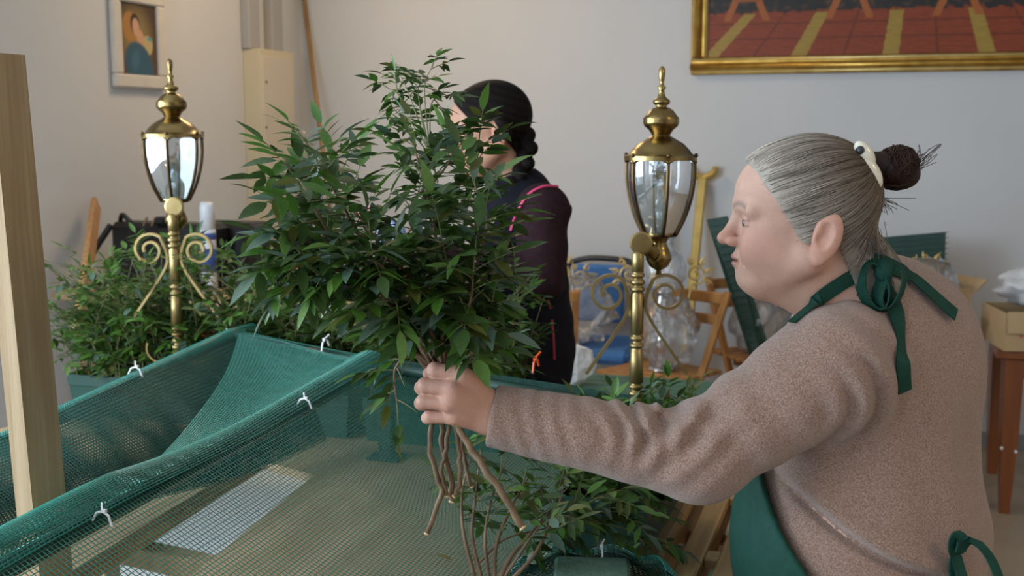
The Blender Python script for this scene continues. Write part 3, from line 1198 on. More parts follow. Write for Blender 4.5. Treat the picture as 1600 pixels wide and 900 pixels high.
cb = Vector((TX0 + .12, TY0 + .10, .682))
root, Rz = carton(cb, (.40, .30, .15), R(12), 'cardboard_box', 'open cardboard box with a hanging flap, under a white plastic bag on table')
MB().box(cb + Rz @ Vector((0, -.162, .115)), (.39, .006, .085), Matrix.Rotation(R(12), 3, 'Z') @ Matrix.Rotation(R(-9), 3, 'X')).build('flap', 'cardboard', root)
MB().box(cb + Rz @ Vector((-.03, -.154, .035)), (.05, .003, .05), Rz).build('tape', 'tape', root)
for k in range(6):
    MB().box(cb + Rz @ Vector((-.14 + k * .018, -.1535, .060)), (.009, .002, .010), Rz).build('printed_mark', 'print_red', root)
bagc = cb + Vector((.02, 0, .15))
bag = thing('plastic_bag', bagc, 'crumpled white plastic bag with blue and green print, on the cardboard box', 'bag')
body = crumple(MB(), bagc + Vector((0, 0, .085)), (.20, .15, .085), .28, 11.0, 34, 20).build('bag_body', 'plastic_white', bag, smooth=True)
ear = crumple(MB(), bagc + Vector((-.03, -.02, .17)), (.05, .03, .05), .5, 4.0, 14, 10).build('bag_knot', 'plastic_white', bag, smooth=True)
for k, (dx, dz, mm) in enumerate(((-.07, .10, 'print_blue'), (-.05, .07, 'print_blue'), (.03, .11, 'print_green'), (.05, .09, 'print_green'), (.02, .05, 'print_red'), (.09, .06, 'print_green'))):
    MB().ball(bagc + Vector((dx, -.142, dz)), (.020, .012, .006), 8, 5, rot=Matrix.Rotation(k, 3, 'Y')).build('printed_mark', mm, bag, smooth=True)

# second box with a wrapped gilt piece, on a stool behind the woman
q = P(1448, 472, 4.75)
stz = q[2] - .03
st = thing('wooden_stool', (q[0], q[1], 0), 'plain wooden stool hidden behind the grey haired woman, carrying a cardboard box', 'stool')
MB().box((q[0], q[1], stz - .015), (.34, .34, .03), bev=.004).build('seat', 'chair_wood', st)
for s in (-1, 1):
    for t in (-1, 1):
        MB().beam((q[0] + s * .14, q[1] + t * .14, 0), (q[0] + s * .13, q[1] + t * .13, stz - .03), .035, .035).build('leg', 'chair_wood', st)
cb2 = Vector((q[0], q[1], stz))
root2, Rz2 = carton(cb2, (.26, .22, .10), R(40), 'cardboard_box', 'small cardboard box holding a wrapped gilt ornament, behind the woman at right')
MB().box(cb2 + Rz2 @ Vector((.17, -.02, .10)), (.10, .20, .006), Matrix.Rotation(R(40), 3, 'Z') @ Matrix.Rotation(R(-35), 3, 'Y')).build('flap', 'cardboard', root2)
og = thing('gilt_ornament', cb2 + Vector((0, 0, .012)), 'gilt scroll ornament wrapped in clear plastic, in the small box behind the woman', 'ornament')
m = MB()
gilt_scroll(m, cb2 + UZ * .12 - UX * .03, .9, True)
gilt_scroll(m, cb2 + UZ * .12 - UX * .05, .8, False)
m.build('scroll_arm', 'gilt_bright', og, smooth=True)
crumple(MB(), cb2 + Vector((0, 0, .115)), (.12, .10, .10), .25, 7.7).build('wrapping', 'plastic_wrap', og, smooth=True)

# ================================================================== far left corner: dresser with bag, can, stick
tz = .90
ta, tbq = PZ(135, 420, tz), PZ(470, 420, tz)
dc = Vector((-2.45, 4.05, 0))
dr = thing('work_table', (dc.x, dc.y, 0), 'plain wooden work table behind the planter, carrying the black bag', 'table')
MB().box((dc.x, dc.y, tz - .015), (1.40, .66, .03), bev=.004).build('tabletop', 'pine', dr)
for s in (-1, 1):
    for t in (-1, 1):
        MB().beam((dc.x + s * .60, dc.y + t * .26, 0), (dc.x + s * .60, dc.y + t * .26, tz - .03), .045, .045).build('leg', 'pine', dr)
    MB().beam((dc.x + s * .60, dc.y - .26, .3), (dc.x + s * .60, dc.y + .26, .3), .03, .03).build('stretcher', 'pine', dr)


def on_table(px, py, v):
    q = P(px, py, v)
    return q


L0, L1 = PY(186, 345, 4.02), PY(345, 345, 4.02)
bgw = L1[0] - L0[0]
bg = thing('black_bag', ((L0[0] + L1[0]) / 2, 4.02, tz), 'black leather handbag with strap behind the left lantern', 'bag')
bzt = L0[2]
MB().box(((L0[0] + L1[0]) / 2, 4.02, (bzt + tz) / 2), (bgw, .14, bzt - tz), bev=.02).build('bag_body', 'black_leather', bg)
m = MB()
m.tube(smooth_path([(L0[0] + .02, 3.94, bzt - .01), (L0[0] - .07, 3.92, tz + .12), (L0[0] - .09, 3.92, tz + .03), (L0[0] - .03, 3.93, tz + .02), (L0[0] + .03, 3.93, tz + .10)], 24), .013, 6, flat=.5)
m.build('strap', 'black_leather', bg, smooth=True)
MB().tube(smooth_path([(L0[0] + .02, 4.0, bzt), (L0[0] + .05, 3.98, bzt + .03), (L0[0] + .09, 3.98, bzt - .005)], 12), .010, 6).build('handle', 'black_leather', bg, smooth=True)
for dx in (.17, .21):
    MB().beam((L0[0] + dx, 3.95, bzt - .01), (L0[0] + dx + .02, 3.95, bzt + .025), .008, .006).build('buckle', 'buckle_metal', bg)
MB().box((L0[0] + .245, 3.97, bzt + .012), (.05, .05, .03), bev=.006).build('clasp', 'black_leather', bg)
# black case to the right of the can
q0, q1 = PY(345, 345, 4.12), PY(395, 345, 4.12)
o = MB().box(((q0[0] + q1[0]) / 2 - .04, 4.16, (q0[2] + tz) / 2 - .005), (q1[0] - q0[0] + .12, .16, q0[2] - tz), bev=.02).build('black_case', 'black_leather', at=((q0[0] + q1[0]) / 2, 4.16, tz))
tag(o, 'flat black case standing right of the white spray can', 'case')
# spray can
q = PY(323, 316, 3.86)
cz = q[2] - tz
cn = thing('spray_can', (q[0], 3.86, tz), 'white spray can with a dark blue band, right of the left lantern', 'can')
hh = cz
MB().lathe([(.028, 0), (.031, .004), (.031, hh * .68), (.029, hh * .71)], (q[0], 3.86, tz), 20).build('can_body', 'can_white', cn, smooth=True)
MB().lathe([(.029, hh * .71), (.0295, hh * .95), (.024, hh), (.010, hh * 1.0)], (q[0], 3.86, tz), 20).build('cap', 'can_white', cn, smooth=True)
MB().lathe([(.0316, hh * .60), (.0316, hh * .67)], (q[0], 3.86, tz), 20).build('label_band', 'can_blue', cn, smooth=True)
MB().lathe([(.0316, hh * .25), (.0316, hh * .50)], (q[0], 3.86, tz), 20).build('label_band', 'can_blue', cn, smooth=True)
# stick leaning on the left wall
top = PX(150, 318, XL + .05)
bot = np.array(P(134, 440, 3.95))
dd = (bot - top) / (top[2] - bot[2])
bot = top + dd * (top[2] - tz - .004)
o = MB().beam(bot, top, .060, .022, up=(1, -.3, 0), bev=.003).build('leaning_batten', 'stick_orange', at=bot)
tag(o, 'short orange brown wooden batten leaning on the left wall', 'batten')
# white sheet on the floor under the far table
m = MB()
n = 26
vs, fs = [], []
for i in range(n):
    for j in range(n):
        x, y = -3.05 + 2.1 * i / (n - 1), 3.0 + 1.9 * j / (n - 1)
        vs.append((x, y, .004 + .008 * abs(mnoise.noise(Vector((x * 3, y * 3, 0))))))
for i in range(n - 1):
    for j in range(n - 1):
        a = i * n + j
        fs.append((a, a + n, a + n + 1, a + 1))
o = m.add(vs, fs).build('floor_sheet', 'sheet_white', smooth=True)
tag(o, 'white protective sheet spread on the floor, seen through the platform opening', 'sheet')


# ================================================================== the platform being decorated
XA, XM, XR1 = -1.55, -1.115, -0.46       # left rail, middle rail, right edge of the netting
YK = 2.42                               # back rail
DZ = .76                                # top of the deck
bier = thing('wooden_platform', (-1.25, 1.7, 0), 'wooden platform on legs with green rails, netting and a rectangular opening in its deck', 'platform')
BX0, BX1, BY0, BY1 = -2.20, -.37, .45, 2.78
h0, h1, h2, h3 = PZ(395, 716, DZ), PZ(490, 742, DZ), PZ(320, 882, DZ), PZ(112, 892, DZ)
h2 = h1 + (h2 - h1) * 1.45
h3 = h0 + (h3 - h0) * 1.25


def slab(mb, poly, z0, z1):
    n = len(poly)
    vs = [(p[0], p[1], z) for z in (z0, z1) for p in poly]
    return mb.add(vs, [tuple(reversed(range(n))), tuple(range(n, 2 * n))] + [(k, (k + 1) % n, n + (k + 1) % n, n + k) for k in range(n)])


c00, c10, c11, c01 = (BX0, BY0), (BX1, BY0), (BX1, BY1), (BX0, BY1)
for poly in ((c00, h3, h0, c01), (c01, h0, h1, c11), (c11, h1, h2, c10), (c10, h2, h3, c00)):
    poly = [tuple(p[:2]) for p in poly]
    cx, cy = sum(p[0] for p in poly) / 4, sum(p[1] for p in poly) / 4
    poly = [(p[0] + (cx - p[0]) * .002, p[1] + (cy - p[1]) * .002) for p in poly]
    ar = sum(poly[i][0] * poly[(i + 1) % 4][1] - poly[(i + 1) % 4][0] * poly[i][1] for i in range(4))
    slab(MB(), poly if ar > 0 else poly[::-1], DZ - .02, DZ).build('deck_panel', 'plywood', bier)
for p, q, sg in ((h0, h3, -1), (h1, h2, 1)):
    d = (q - p) / np.linalg.norm(q - p)
    o_ = np.array([sg * .022, 0, -.034])
    MB().beam(p - d * .12 + o_, q + d * .05 + o_, .04, .026, bev=.003).build('beam', 'pine_horizontal', bier)
for x in (BX0 + .03, BX1 - .03):
    MB().box((x, (BY0 + BY1) / 2, DZ - .065), (.05, BY1 - BY0, .09), bev=.003).build('beam', 'pine_horizontal', bier)
ca, cb_ = PZ(165, 853, DZ - .1), PZ(330, 890, DZ - .1)
MB().beam(ca - (cb_ - ca) * .35, cb_ + (cb_ - ca) * .3, .05, .045, bev=.003).build('cross_beam', 'pine', bier)
MB().box(((BX0 + BX1) / 2, BY1 - .05, DZ - .065), (BX1 - BX0 - .1, .05, .09), bev=.003).build('cross_beam', 'pine', bier)
for x in (BX0 + .06, BX1 - .06):
    for y in (BY0 + .1, BY1 - .1):
        MB().box((x, y, (DZ - .02) / 2), (.07, .07, DZ - .02), bev=.003).build('leg', 'pine', bier)
# carrying shafts beside the deck at right
for x, z, wd in ((BX1 + .050, .70, .045), (BX1 + .125, .70, .05)):
    MB().box((x, 1.5, z), (wd, 3.3, .07), bev=.004).build('carrying_shaft', 'pine_horizontal', bier)
for y in (1.35, 1.72, 2.02, 2.4):
    MB().box((BX1 + .07, y, .642), (.18, .06, .045), bev=.003).build('cross_beam', 'mahogany', bier)
    MB().box((BX1 + .088, y + .11, .72), (.030, .05, .02), bev=.003).build('block', 'pine', bier)

# green rails and their posts
ZR = 1.0


def rail(a, b2, r=.014):
    n = 2
    MB().tube([a, b2], r, 10).build('rail', 'rail_green', bier, smooth=True)


ZM, ZKL = .990, 1.045
CPT = PY(362, 519, YK)
XA = CPT[0]
ZKL = CPT[2] - .012


def xm(Y):
    """middle rail, slightly skewed"""
    return XM + .052 * (YK - Y)


def xa(Y):
    return XA + (-1.608 - XA) / (YK - 1.73) * (YK - Y)


def za(Y):
    return ZKL + (.940 - ZKL) * np.clip((YK - Y) / (YK - 1.73), 0, 1)

rail((xm(.40), .40, ZM), (XM, YK, ZM))
rail((xa(.40), .40, za(.40)), (xa(1.73), 1.73, za(1.73)))
rail((xa(1.73), 1.73, za(1.73)), (XA, YK, ZKL))
rail((XA, YK, ZKL), (XM, YK, ZM))
rail((XM, YK, ZM), (XR1, YK, ZM - .06))


def rpost(x, y, z):
    p = MB().box((x, y, (DZ + z) / 2), (.036, .030, z - DZ), bev=.003).build('rail_post', 'rail_green', bier)
    MB().box((x, y, DZ + .004), (.085, .065, .007), bev=.002).build('base_plate', 'rail_green', p)


pb = PZ(605, 716, DZ)
rpost(pb[0], pb[1] - .0, ZM)
rpost(XA, YK, ZKL - .005)
rpost(XR1, YK, ZM - .065)
rpost(xm(.55), .55, ZM)
rpost(xa(.55), .55, za(.55))

# the tall batten fixed to the platform
bp = P(46, 600, 1.66)
wp = thing('wooden_post', (bp[0], bp[1], DZ), 'tall sawn wooden batten rising from the platform at the left edge', 'post')
topz = P(46, 84, 1.66)[2]
tilt = .030
x0, y0 = bp[0], bp[1]
vs = []
for z in (DZ, topz):
    k = (z - 1.2) * -tilt
    for dx, dy in ((-.0155, -.036), (.0155, -.036), (.0155, .036), (-.0155, .036)):
        vs.append((x0 + dx + k, y0 + dy + k * .5, z))
MB().add(vs, [(3, 2, 1, 0), (4, 5, 6, 7), (0, 1, 5, 4), (1, 2, 6, 5), (2, 3, 7, 6), (3, 0, 4, 7)]).build('batten', 'batten_wood', wp)


# ------------------------------------------------------------------ netting
def net(name, fn, nu, nv, r, parent, m, mask=None):
    """woven sheet: every strand a thin three-sided thread along fn(s, t)"""
    S, T = np.meshgrid(np.linspace(0, 1, nu), np.linspace(0, 1, nv), indexing='ij')
    Pp = fn(S, T)
    V1, F1, _ = strands(Pp, np.full(nu, r))
    V2, F2, _ = strands(Pp.transpose(1, 0, 2), np.full(nv, r))
    o = link_mesh(name, np.vstack([V1, V2]), np.vstack([F1, F2 + len(V1)]), m, parent)
    o['kind'] = 'stuff'
    return o


nt = thing('green_netting', (XM, 1.5, ZM), 'green plastic netting stretched over the rails of the platform', 'netting')


def wob(x, y, s, a):
    return a * np.sin(x * 7.1 * s + 1.3) * np.cos(y * 5.3 * s + .4)


def f_near(S, T):
    Y = .62 + (YK + .02 - .62) * S
    XE = XR1 - .12 * np.clip((Y - 1.82) / .2, 0, 1)
    X0 = xm(Y) + .012
    X = X0 + (XE - X0) * T
    Z = ZM + .012 * (1 - T) - (ZM - .80) * T - .055 * np.sin(np.pi * T) * (1 - .3 * S) + wob(X, Y, 1, .004)
    return np.stack([X, Y, Z], -1)


net('mesh_panel', f_near, 215, 84, .00088, nt, 'net_green')


def f_top(S, T):
    """over the middle rail, a narrow strip widening to the whole back corner"""
    Y = .62 + (YK + .015 - .62) * S
    k = np.clip((S - .42) / .58, 0, 1)
    wdt = .105 + (XM - XA - .10) * k ** 1.7
    X = xm(Y) + .018 - wdt * T
    hump = .040 * np.sin(np.pi * np.clip(T * wdt / .085, 0, 1)) * (1 - .6 * k)
    Z = ZM + .012 + hump + (ZKL - ZM) * T * k ** 1.5 - .05 * T * T * (1 - k) - .05 * np.sin(np.pi * T) * k * (1 - k) * 2 + wob(X, Y, 1.3, .005)
    return np.stack([X, Y, Z], -1)


net('mesh_panel', f_top, 185, 40, .00145, nt, 'net_green')


def f_left(S, T):
    Y = .62 + (YK + .01 - .62) * S
    X = xa(Y) + .015 + .13 * T + .10 * T * S + .05 * np.sin(np.pi * T)
    zt = za(Y)
    Z = zt + .014 - (zt - .79 + .02 * np.sin(S * 9)) * T + wob(X, Y, 1.2, .006)
    return np.stack([X, Y, Z], -1)


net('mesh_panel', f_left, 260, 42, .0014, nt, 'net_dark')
net('mesh_panel', lambda S, T: f_left(S, T) + np.array([-.008, .004, .003]), 250, 40, .0014, nt, 'net_green')
net('mesh_panel', lambda S, T: f_left(S, T) + np.array([-.016, .001, -.001]), 270, 43, .0014, nt, 'net_green')


def f_fold(S, T):
    """doubled hem rolled round the left rail"""
    Y = .62 + (YK + .08 - .62) * S
    a = (T - .5) * 3.4
    zt = za(Y)
    return np.stack([xa(Y) + .021 * np.sin(a), Y, zt + .021 * np.cos(a)], -1)


net('mesh_panel', f_fold, 330, 14, .0013, nt, 'net_green')


def f_back(S, T):
    X = XA + (XM - XA) * S
    zt = ZKL + (ZM - ZKL) * S
    Y = YK - .015 - .05 * T + .015 * np.sin(S * 6)
    Z = zt + .014 - .12 * T * (1 - .75 * S)
    return np.stack([X, Y, Z], -1)


net('mesh_panel', f_back, 60, 20, .0012, nt, 'net_green')


def f_backright(S, T):
    X = XM + (XR1 + .12 - XM) * S
    zt = ZM + (-.06) * S
    a = T * 2.6
    Y = YK - .03 * np.sin(a) + .02 * np.cos(a)
    Z = zt + .016 - .11 * T + .012 * np.sin(a)
    return np.stack([X, Y, Z], -1)


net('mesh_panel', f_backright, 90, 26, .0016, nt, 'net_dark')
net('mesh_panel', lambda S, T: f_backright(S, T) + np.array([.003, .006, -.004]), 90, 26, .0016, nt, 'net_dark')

# foam block at the right end of the netting
fb_ = P(925, 893, 1.78)
fbk = MB().box((fb_[0], fb_[1], fb_[2] - .03), (.125, .10, .075), Matrix.Rotation(R(14), 3, 'Z'), bev=.006).build('foam_block', 'foam_green', at=(fb_[0], fb_[1], fb_[2] - .068))
tag(fbk, 'pale green floral foam block tied under netting at the bottom edge', 'foam block')


def f_foam(S, T):
    """netting curving over the far side of the block and down at its right"""
    a = (S - .5) * 2.9
    rx, ry = .105, .10
    e = .055 + .055 * T
    X = fb_[0] + (rx * .62 + e) * np.sin(a)
    Y = fb_[1] - .03 + (ry * .45 + e) * np.cos(a)
    Z = fb_[2] + .016 - .075 * T ** 1.4 + .006 * np.sin(S * 23)
    c, s = math.cos(R(16)), math.sin(R(16))
    dx, dy = X - fb_[0], Y - fb_[1]
    return np.stack([fb_[0] + c * dx - s * dy, fb_[1] + s * dx + c * dy, Z], -1)


net('mesh_panel', f_foam, 46, 15, .0012, nt, 'net_green')
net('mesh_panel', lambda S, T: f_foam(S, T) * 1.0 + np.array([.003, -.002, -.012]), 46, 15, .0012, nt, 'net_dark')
lowz = fb_[2] - .068
MB().box((fb_[0], fb_[1], (DZ + lowz) / 2), (.14, .12, max(lowz - DZ, .004))).build('block_riser', 'pine', bier)


def cable_tie(p, direction, m='tie_white', s=1.0):
    """small strap round the rail with its head and cut tail"""
    s *= .8
    p = Vector([float(t) for t in p])
    d = Vector(direction).normalized()
    g = MB()
    sd = d.cross(UZ).normalized()
    g.tube([p + d * .0 + sd * a * s + UZ * b * s for a, b in ((.018, -.014), (.012, .004), (0, .010), (-.012, .006), (-.020, -.008))], .0022 * s, 6)
    g.box(p + UZ * .011 * s + sd * .004, (.006 * s, .006 * s, .006 * s))
    g.tube([p + UZ * .012 * s, p + UZ * .022 * s + d * .008 * s - sd * .006 * s], .0018 * s, 5)
    g.build('cable_tie', m, nt)


for px, py, X in ((160, 808, xm(1.25) + .03), (476, 629, xm(2.1) + .03)):
    cable_tie(PX(px, py, X), (0, 1, 0), s=1.05)
for px, py in ((212, 580), (355, 527)):
    cable_tie(PX(px, py, xa(2.1)), (0, 1, 0), s=1.2)
cable_tie(PY(508, 537, YK - .01), (1, 0, -.1), s=1.3)
cable_tie(PY(837, 568, YK), (1, 0, 0), 'tie_orange', s=1.5)
for px, py in ((930, 829), (940, 858)):
    q = PZ(px, py, fb_[2] + .016)
    cable_tie(q, (1, .4, 0), s=.9)


# ================================================================== brass lanterns on posts
def lantern(base, off, scale, label):
    """post with beads and scrolls; the six-sided lantern hangs on an arm at `off` from it"""
    B = Vector([float(t) for t in base])
    root = thing('carriage_lantern', B, label, 'lantern', 'brass carriage lanterns')
    k = scale / 741.0
    zz = lambda y: B.z + (655 - y) * k
    w_ = lambda px: px * k
    # post
    prof = [(w_(8), zz(655))]
    def seg(y0, y1, r0, r1):
        prof.append((w_(r0), zz(y0)))
        prof.append((w_(r1), zz(y1)))
    def bead(y, r=11, h=10):
        for a in np.linspace(-1.2, 1.2, 6):
            prof.append((w_(5 + (r - 5) * math.cos(a)), zz(y - a / 1.2 * h / 2)))
    bead(637, 12); bead(624, 11); bead(612, 12); bead(601, 12)
    seg(594, 541, 11.5, 10)
    bead(534, 12, 9); bead(522, 12, 9)
    seg(516, 452, 10, 10.5)
    bead(444, 12, 10); bead(433, 12, 10); bead(422, 11.5, 9)
    seg(416, 388, 9.5, 9.5)
    prof.append((w_(6), zz(384)))
    MB().lathe(prof, (B.x, B.y, 0), 18).build('post', 'brass_satin', root, smooth=True)
    # scroll brackets: spiral running into a long strut
    for s in (-1, 1):
        ax = UX * s
        c0 = B.copy(); c0.z = zz(452)
        cen = c0 + ax * w_(45)
        pts = spiral(cen, -ax, UZ, w_(10), w_(32), 3.5, -1.42, 46)
        pts = [p - UA * .004 for p in pts]
        end = pts[-1]
        tail = smooth_path([tuple(end), tuple(c0 + ax * w_(13) - UZ * w_(12)), tuple(c0 + ax * w_(24) - UZ * w_(46)), tuple(c0 + ax * w_(80) - UZ * w_(128) - UA * .004)], 22)
        allp = [tuple(p) for p in pts] + [tuple(p) for p in tail[1:]]
        g = MB().ribbon(allp, w_(9), [tuple(UZ.cross(UA)) if False else tuple((Vector(allp[min(i + 1, len(allp) - 1)]) - Vector(allp[max(i - 1, 0)])).cross(UA)) for i in range(len(allp))], w_(4.6))
        g.build('scroll_bracket', 'brass_satin', root)
        c1 = B.copy(); c1.z = zz(640)
        lo = spiral(c1 + ax * w_(32), -ax, UZ, w_(27), w_(27), -.1, -.55, 22)
        lo = [tuple(p) for p in lo]
        MB().ribbon(lo, w_(9), [tuple((Vector(lo[min(i + 1, 21)]) - Vector(lo[max(i - 1, 0)])).cross(UA)) for i in range(22)], w_(3.2)).build('scroll_bracket', 'brass_satin', root)
    # disc on the post and arm to the lantern
    dcen = Vector((B.x, B.y, zz(371))) + UX * w_(4)
    rotd = UA.to_track_quat('Z', 'Y').to_matrix()
    MB().lathe([(w_(15), -w_(5)), (w_(18), -w_(4)), (w_(18), 0), (w_(15), w_(2))], dcen, 24, rotd).build('disc', 'brass_satin', root, smooth=False)
    O = UX * off[0] + UA * off[1]
    Lc = Vector((B.x, B.y, 0)) + O
    bulb = Vector((B.x, B.y, zz(394))) + O * .75
    MB().tube(smooth_path([(B.x, B.y, zz(386)), tuple(Vector((B.x, B.y, zz(380))) + O * .4), tuple(bulb)], 10), [w_(7), w_(8), w_(9), w_(9), w_(10), w_(11), w_(12), w_(12), w_(12), w_(12)], 12).build('arm', 'brass', root, smooth=True)
    MB().lathe([(w_(2), zz(432)), (w_(5), zz(428)), (w_(4), zz(420)), (w_(14), zz(414)), (w_(21), zz(402)), (w_(21), zz(396)), (w_(17), zz(386)), (w_(12), zz(376)), (w_(16), zz(366)), (w_(27), zz(360))],
               (Lc.x, Lc.y, 0), 20).build('holder', 'brass', root, smooth=True)
    # roof and finial
    roof = MB().lathe([(w_(58), zz(243)), (w_(58), zz(236)), (w_(50), zz(233)), (w_(45), zz(226)), (w_(36), zz(217)), (w_(24), zz(210)), (w_(15), zz(205)), (w_(14), zz(202))],
                      (Lc.x, Lc.y, 0), 30).build('roof', 'brass', root, smooth=True)
    autosmooth(roof, 50)
    up = MB().lathe([(w_(14), zz(204)), (w_(19), zz(196)), (w_(27), zz(189)), (w_(29), zz(183)), (w_(28), zz(180)), (w_(29), zz(178)), (w_(24), zz(172)), (w_(19), zz(165)), (w_(13), zz(161)),
                     (w_(7), zz(159)), (w_(13), zz(154)), (w_(14), zz(150)), (w_(9), zz(146)), (w_(6), zz(143)), (w_(4), zz(134)), (w_(7), zz(129)), (w_(4), zz(126)), (w_(3), zz(121)),
                     (w_(4), zz(118)), (w_(5.2), zz(110)), (w_(5), zz(101)), (w_(2), zz(96))], (Lc.x, Lc.y, 0), 24).build('finial', 'brass', root, smooth=True)
    # six bowed panes in a cage of dark bars
    ph0 = R(YAW) + R(35)
    ys = [243, 256, 275, 296, 316, 336, 352, 363]
    rs = [56, 56.5, 56, 53, 48, 41, 33, 27]
    for q in range(6):
        a0, a1 = ph0 + q * math.pi / 3, ph0 + (q + 1) * math.pi / 3
        ln = [tuple(Vector((Lc.x + w_(r) * math.cos(a0), Lc.y + w_(r) * math.sin(a0), zz(y)))) for y, r in zip(ys, rs)]
        bar = MB().tube(smooth_path(ln, 14), w_(3.0), 6).build('cage_bar', 'bronze_dark', root, smooth=True)
        MB().ball((Lc.x + w_(58) * math.cos(a0), Lc.y + w_(58) * math.sin(a0), zz(235)), w_(3.6), 8, 6).build('stud', 'bronze_dark', bar, smooth=True)
        g = MB()
        vs, fs = [], []
        for y, r in zip(ys, rs):
            for aa in np.linspace(0, 1, 5):
                p0 = Vector((math.cos(a0), math.sin(a0), 0)).lerp(Vector((math.cos(a1), math.sin(a1), 0)), .04 + .92 * aa)
                rr = w_(r) * (1 + .05 * math.sin(math.pi * aa)) - w_(1.5)
                arch = w_(6) * (1 - (2 * aa - 1) ** 2) if y == 243 else 0
                vs.append((Lc.x + p0.x * rr, Lc.y + p0.y * rr, zz(y) + arch - (w_(4) if y == 243 else 0)))
        for i in range(len(ys) - 1):
            for j in range(4):
                fs.append((i * 5 + j, i * 5 + j + 1, i * 5 + j + 6, i * 5 + j + 5))
        g.add(vs, fs)
        g.build('pane', 'lantern_glass', root, smooth=True)
        # brass arch strip above every pane and sill below
        top = [(Lc.x + (math.cos(a0) * (1 - t) + math.cos(a1) * t) * w_(58), Lc.y + (math.sin(a0) * (1 - t) + math.sin(a1) * t) * w_(58), zz(246 - 8 * (1 - (2 * t - 1) ** 2))) for t in np.linspace(0, 1, 9)]
        MB().tube(top, w_(2.6), 6).build('arch_trim', 'brass', root, smooth=True)
        MB().tube([(Lc.x + math.cos(a0) * w_(27), Lc.y + math.sin(a0) * w_(27), zz(363)), (Lc.x + math.cos(a1) * w_(27), Lc.y + math.sin(a1) * w_(27), zz(363))], w_(2.4), 6).build('sill_trim', 'bronze_dark', root, smooth=True)
    # lamp socket and candle bulb inside
    MB().lathe([(w_(6), zz(362)), (w_(6), zz(330)), (w_(8), zz(322)), (w_(7), zz(308)), (w_(2), zz(290))], (Lc.x, Lc.y, 0), 14).build('bulb', 'globe_glass', root, smooth=True)
    return root


rb = P(1003 - 9, 655, 2.40)
lantern(P(993, 655, 2.40), (.052, .062), 1.0, 'brass lantern on a scrolled post between the two women')
lb = P(281, 562, 2.93)
lantern(P(279, 556, 2.93), (-.012, .07), 1.02, 'brass lantern on a scrolled post among the planters at left')


# ================================================================== foliage
def leaf_mesh(seed):
    rg = random.Random(seed)
    n = 5
    xs = [0, .14, .36, .62, .84, 1.0]
    ws = [.015, .13, .205, .172, .085, .004]
    cv = rg.uniform(.06, .20)
    fold = rg.uniform(.10, .30)
    sw = rg.uniform(-.08, .08)
    v, f = [], []
    for x, w0 in zip(xs, ws):
        z = -cv * x * x
        y0 = sw * x * x
        v += [(x, y0 - w0, z + fold * w0), (x, y0, z), (x, y0 + w0, z + fold * w0)]
    for i in range(5):
        a = i * 3
        f += [(a, a + 3, a + 4, a + 1), (a + 1, a + 4, a + 5, a + 2)]
    return np.array(v, float), f


LEAF_SHAPES = [leaf_mesh(s) for s in range(5)]
LEAF_MATS = ['leaf_dark', 'leaf_mid', 'leaf_light', 'leaf_blue', 'leaf_olive']
LEAF_DATA = {}
for si, (v, f) in enumerate(LEAF_SHAPES):
    for mi, mn in enumerate(LEAF_MATS):
        me = bpy.data.meshes.new('leaf')
        me.from_pydata([tuple(p) for p in v], [], f)
        me.materials.append(MATS[mn])
        me.polygons.foreach_set('use_smooth', np.ones(len(f), dtype=bool))
        LEAF_DATA[(si, mi)] = me


class Leaves:
    def __init__(self, weights, seed=1):
        self.items = []
        self.rg = random.Random(seed)
        self.wt = weights

    def put(self, p, d, up, length, m=None):
        d = d.normalized()
        y = up.cross(d)
        if y.length < 1e-4:
            y = d.orthogonal()
        y.normalize()
        z = d.cross(y)
        wd = length * self.rg.uniform(.78, 1.05)
        si = self.rg.randrange(len(LEAF_SHAPES))
        mi = m if m is not None else self.rg.choices(range(5), self.wt)[0]
        self.items.append((p.copy(), d, y, z, length, wd, si, mi))

    def emit(self, root, limit=300):
        off = chain_loc(root)
        eye = Vector((0, 0, CAM_H))
        it = sorted(self.items, key=lambda q: (q[0] - eye).length / (q[4] ** .5))
        for (p, d, y, z, ln, wd, si, mi) in it[:limit]:
            o = bpy.data.objects.new('leaf', LEAF_DATA[(si, mi)])
            COL.objects.link(o)
            o.parent = root
            a = Matrix((d * ln, y * wd, z * ln)).transposed().to_4x4()
            a.translation = p - off
            o.matrix_local = a
        rest = it[limit:]
        if rest:
            V, F, FM, b = [], [], [], 0
            for (p, d, y, z, ln, wd, si, mi) in rest:
                v, f = LEAF_SHAPES[si]
                A = np.array([tuple(d * ln), tuple(y * wd), tuple(z * ln)])
                V.append(v @ A + np.array(tuple(p)))
                F.append(np.array(f) + b)
                FM += [mi] * len(f)
                b += len(v)
            o = link_mesh('foliage', np.vstack(V), np.vstack(F), LEAF_MATS, root, fmat=FM)
            o['kind'] = 'stuff'


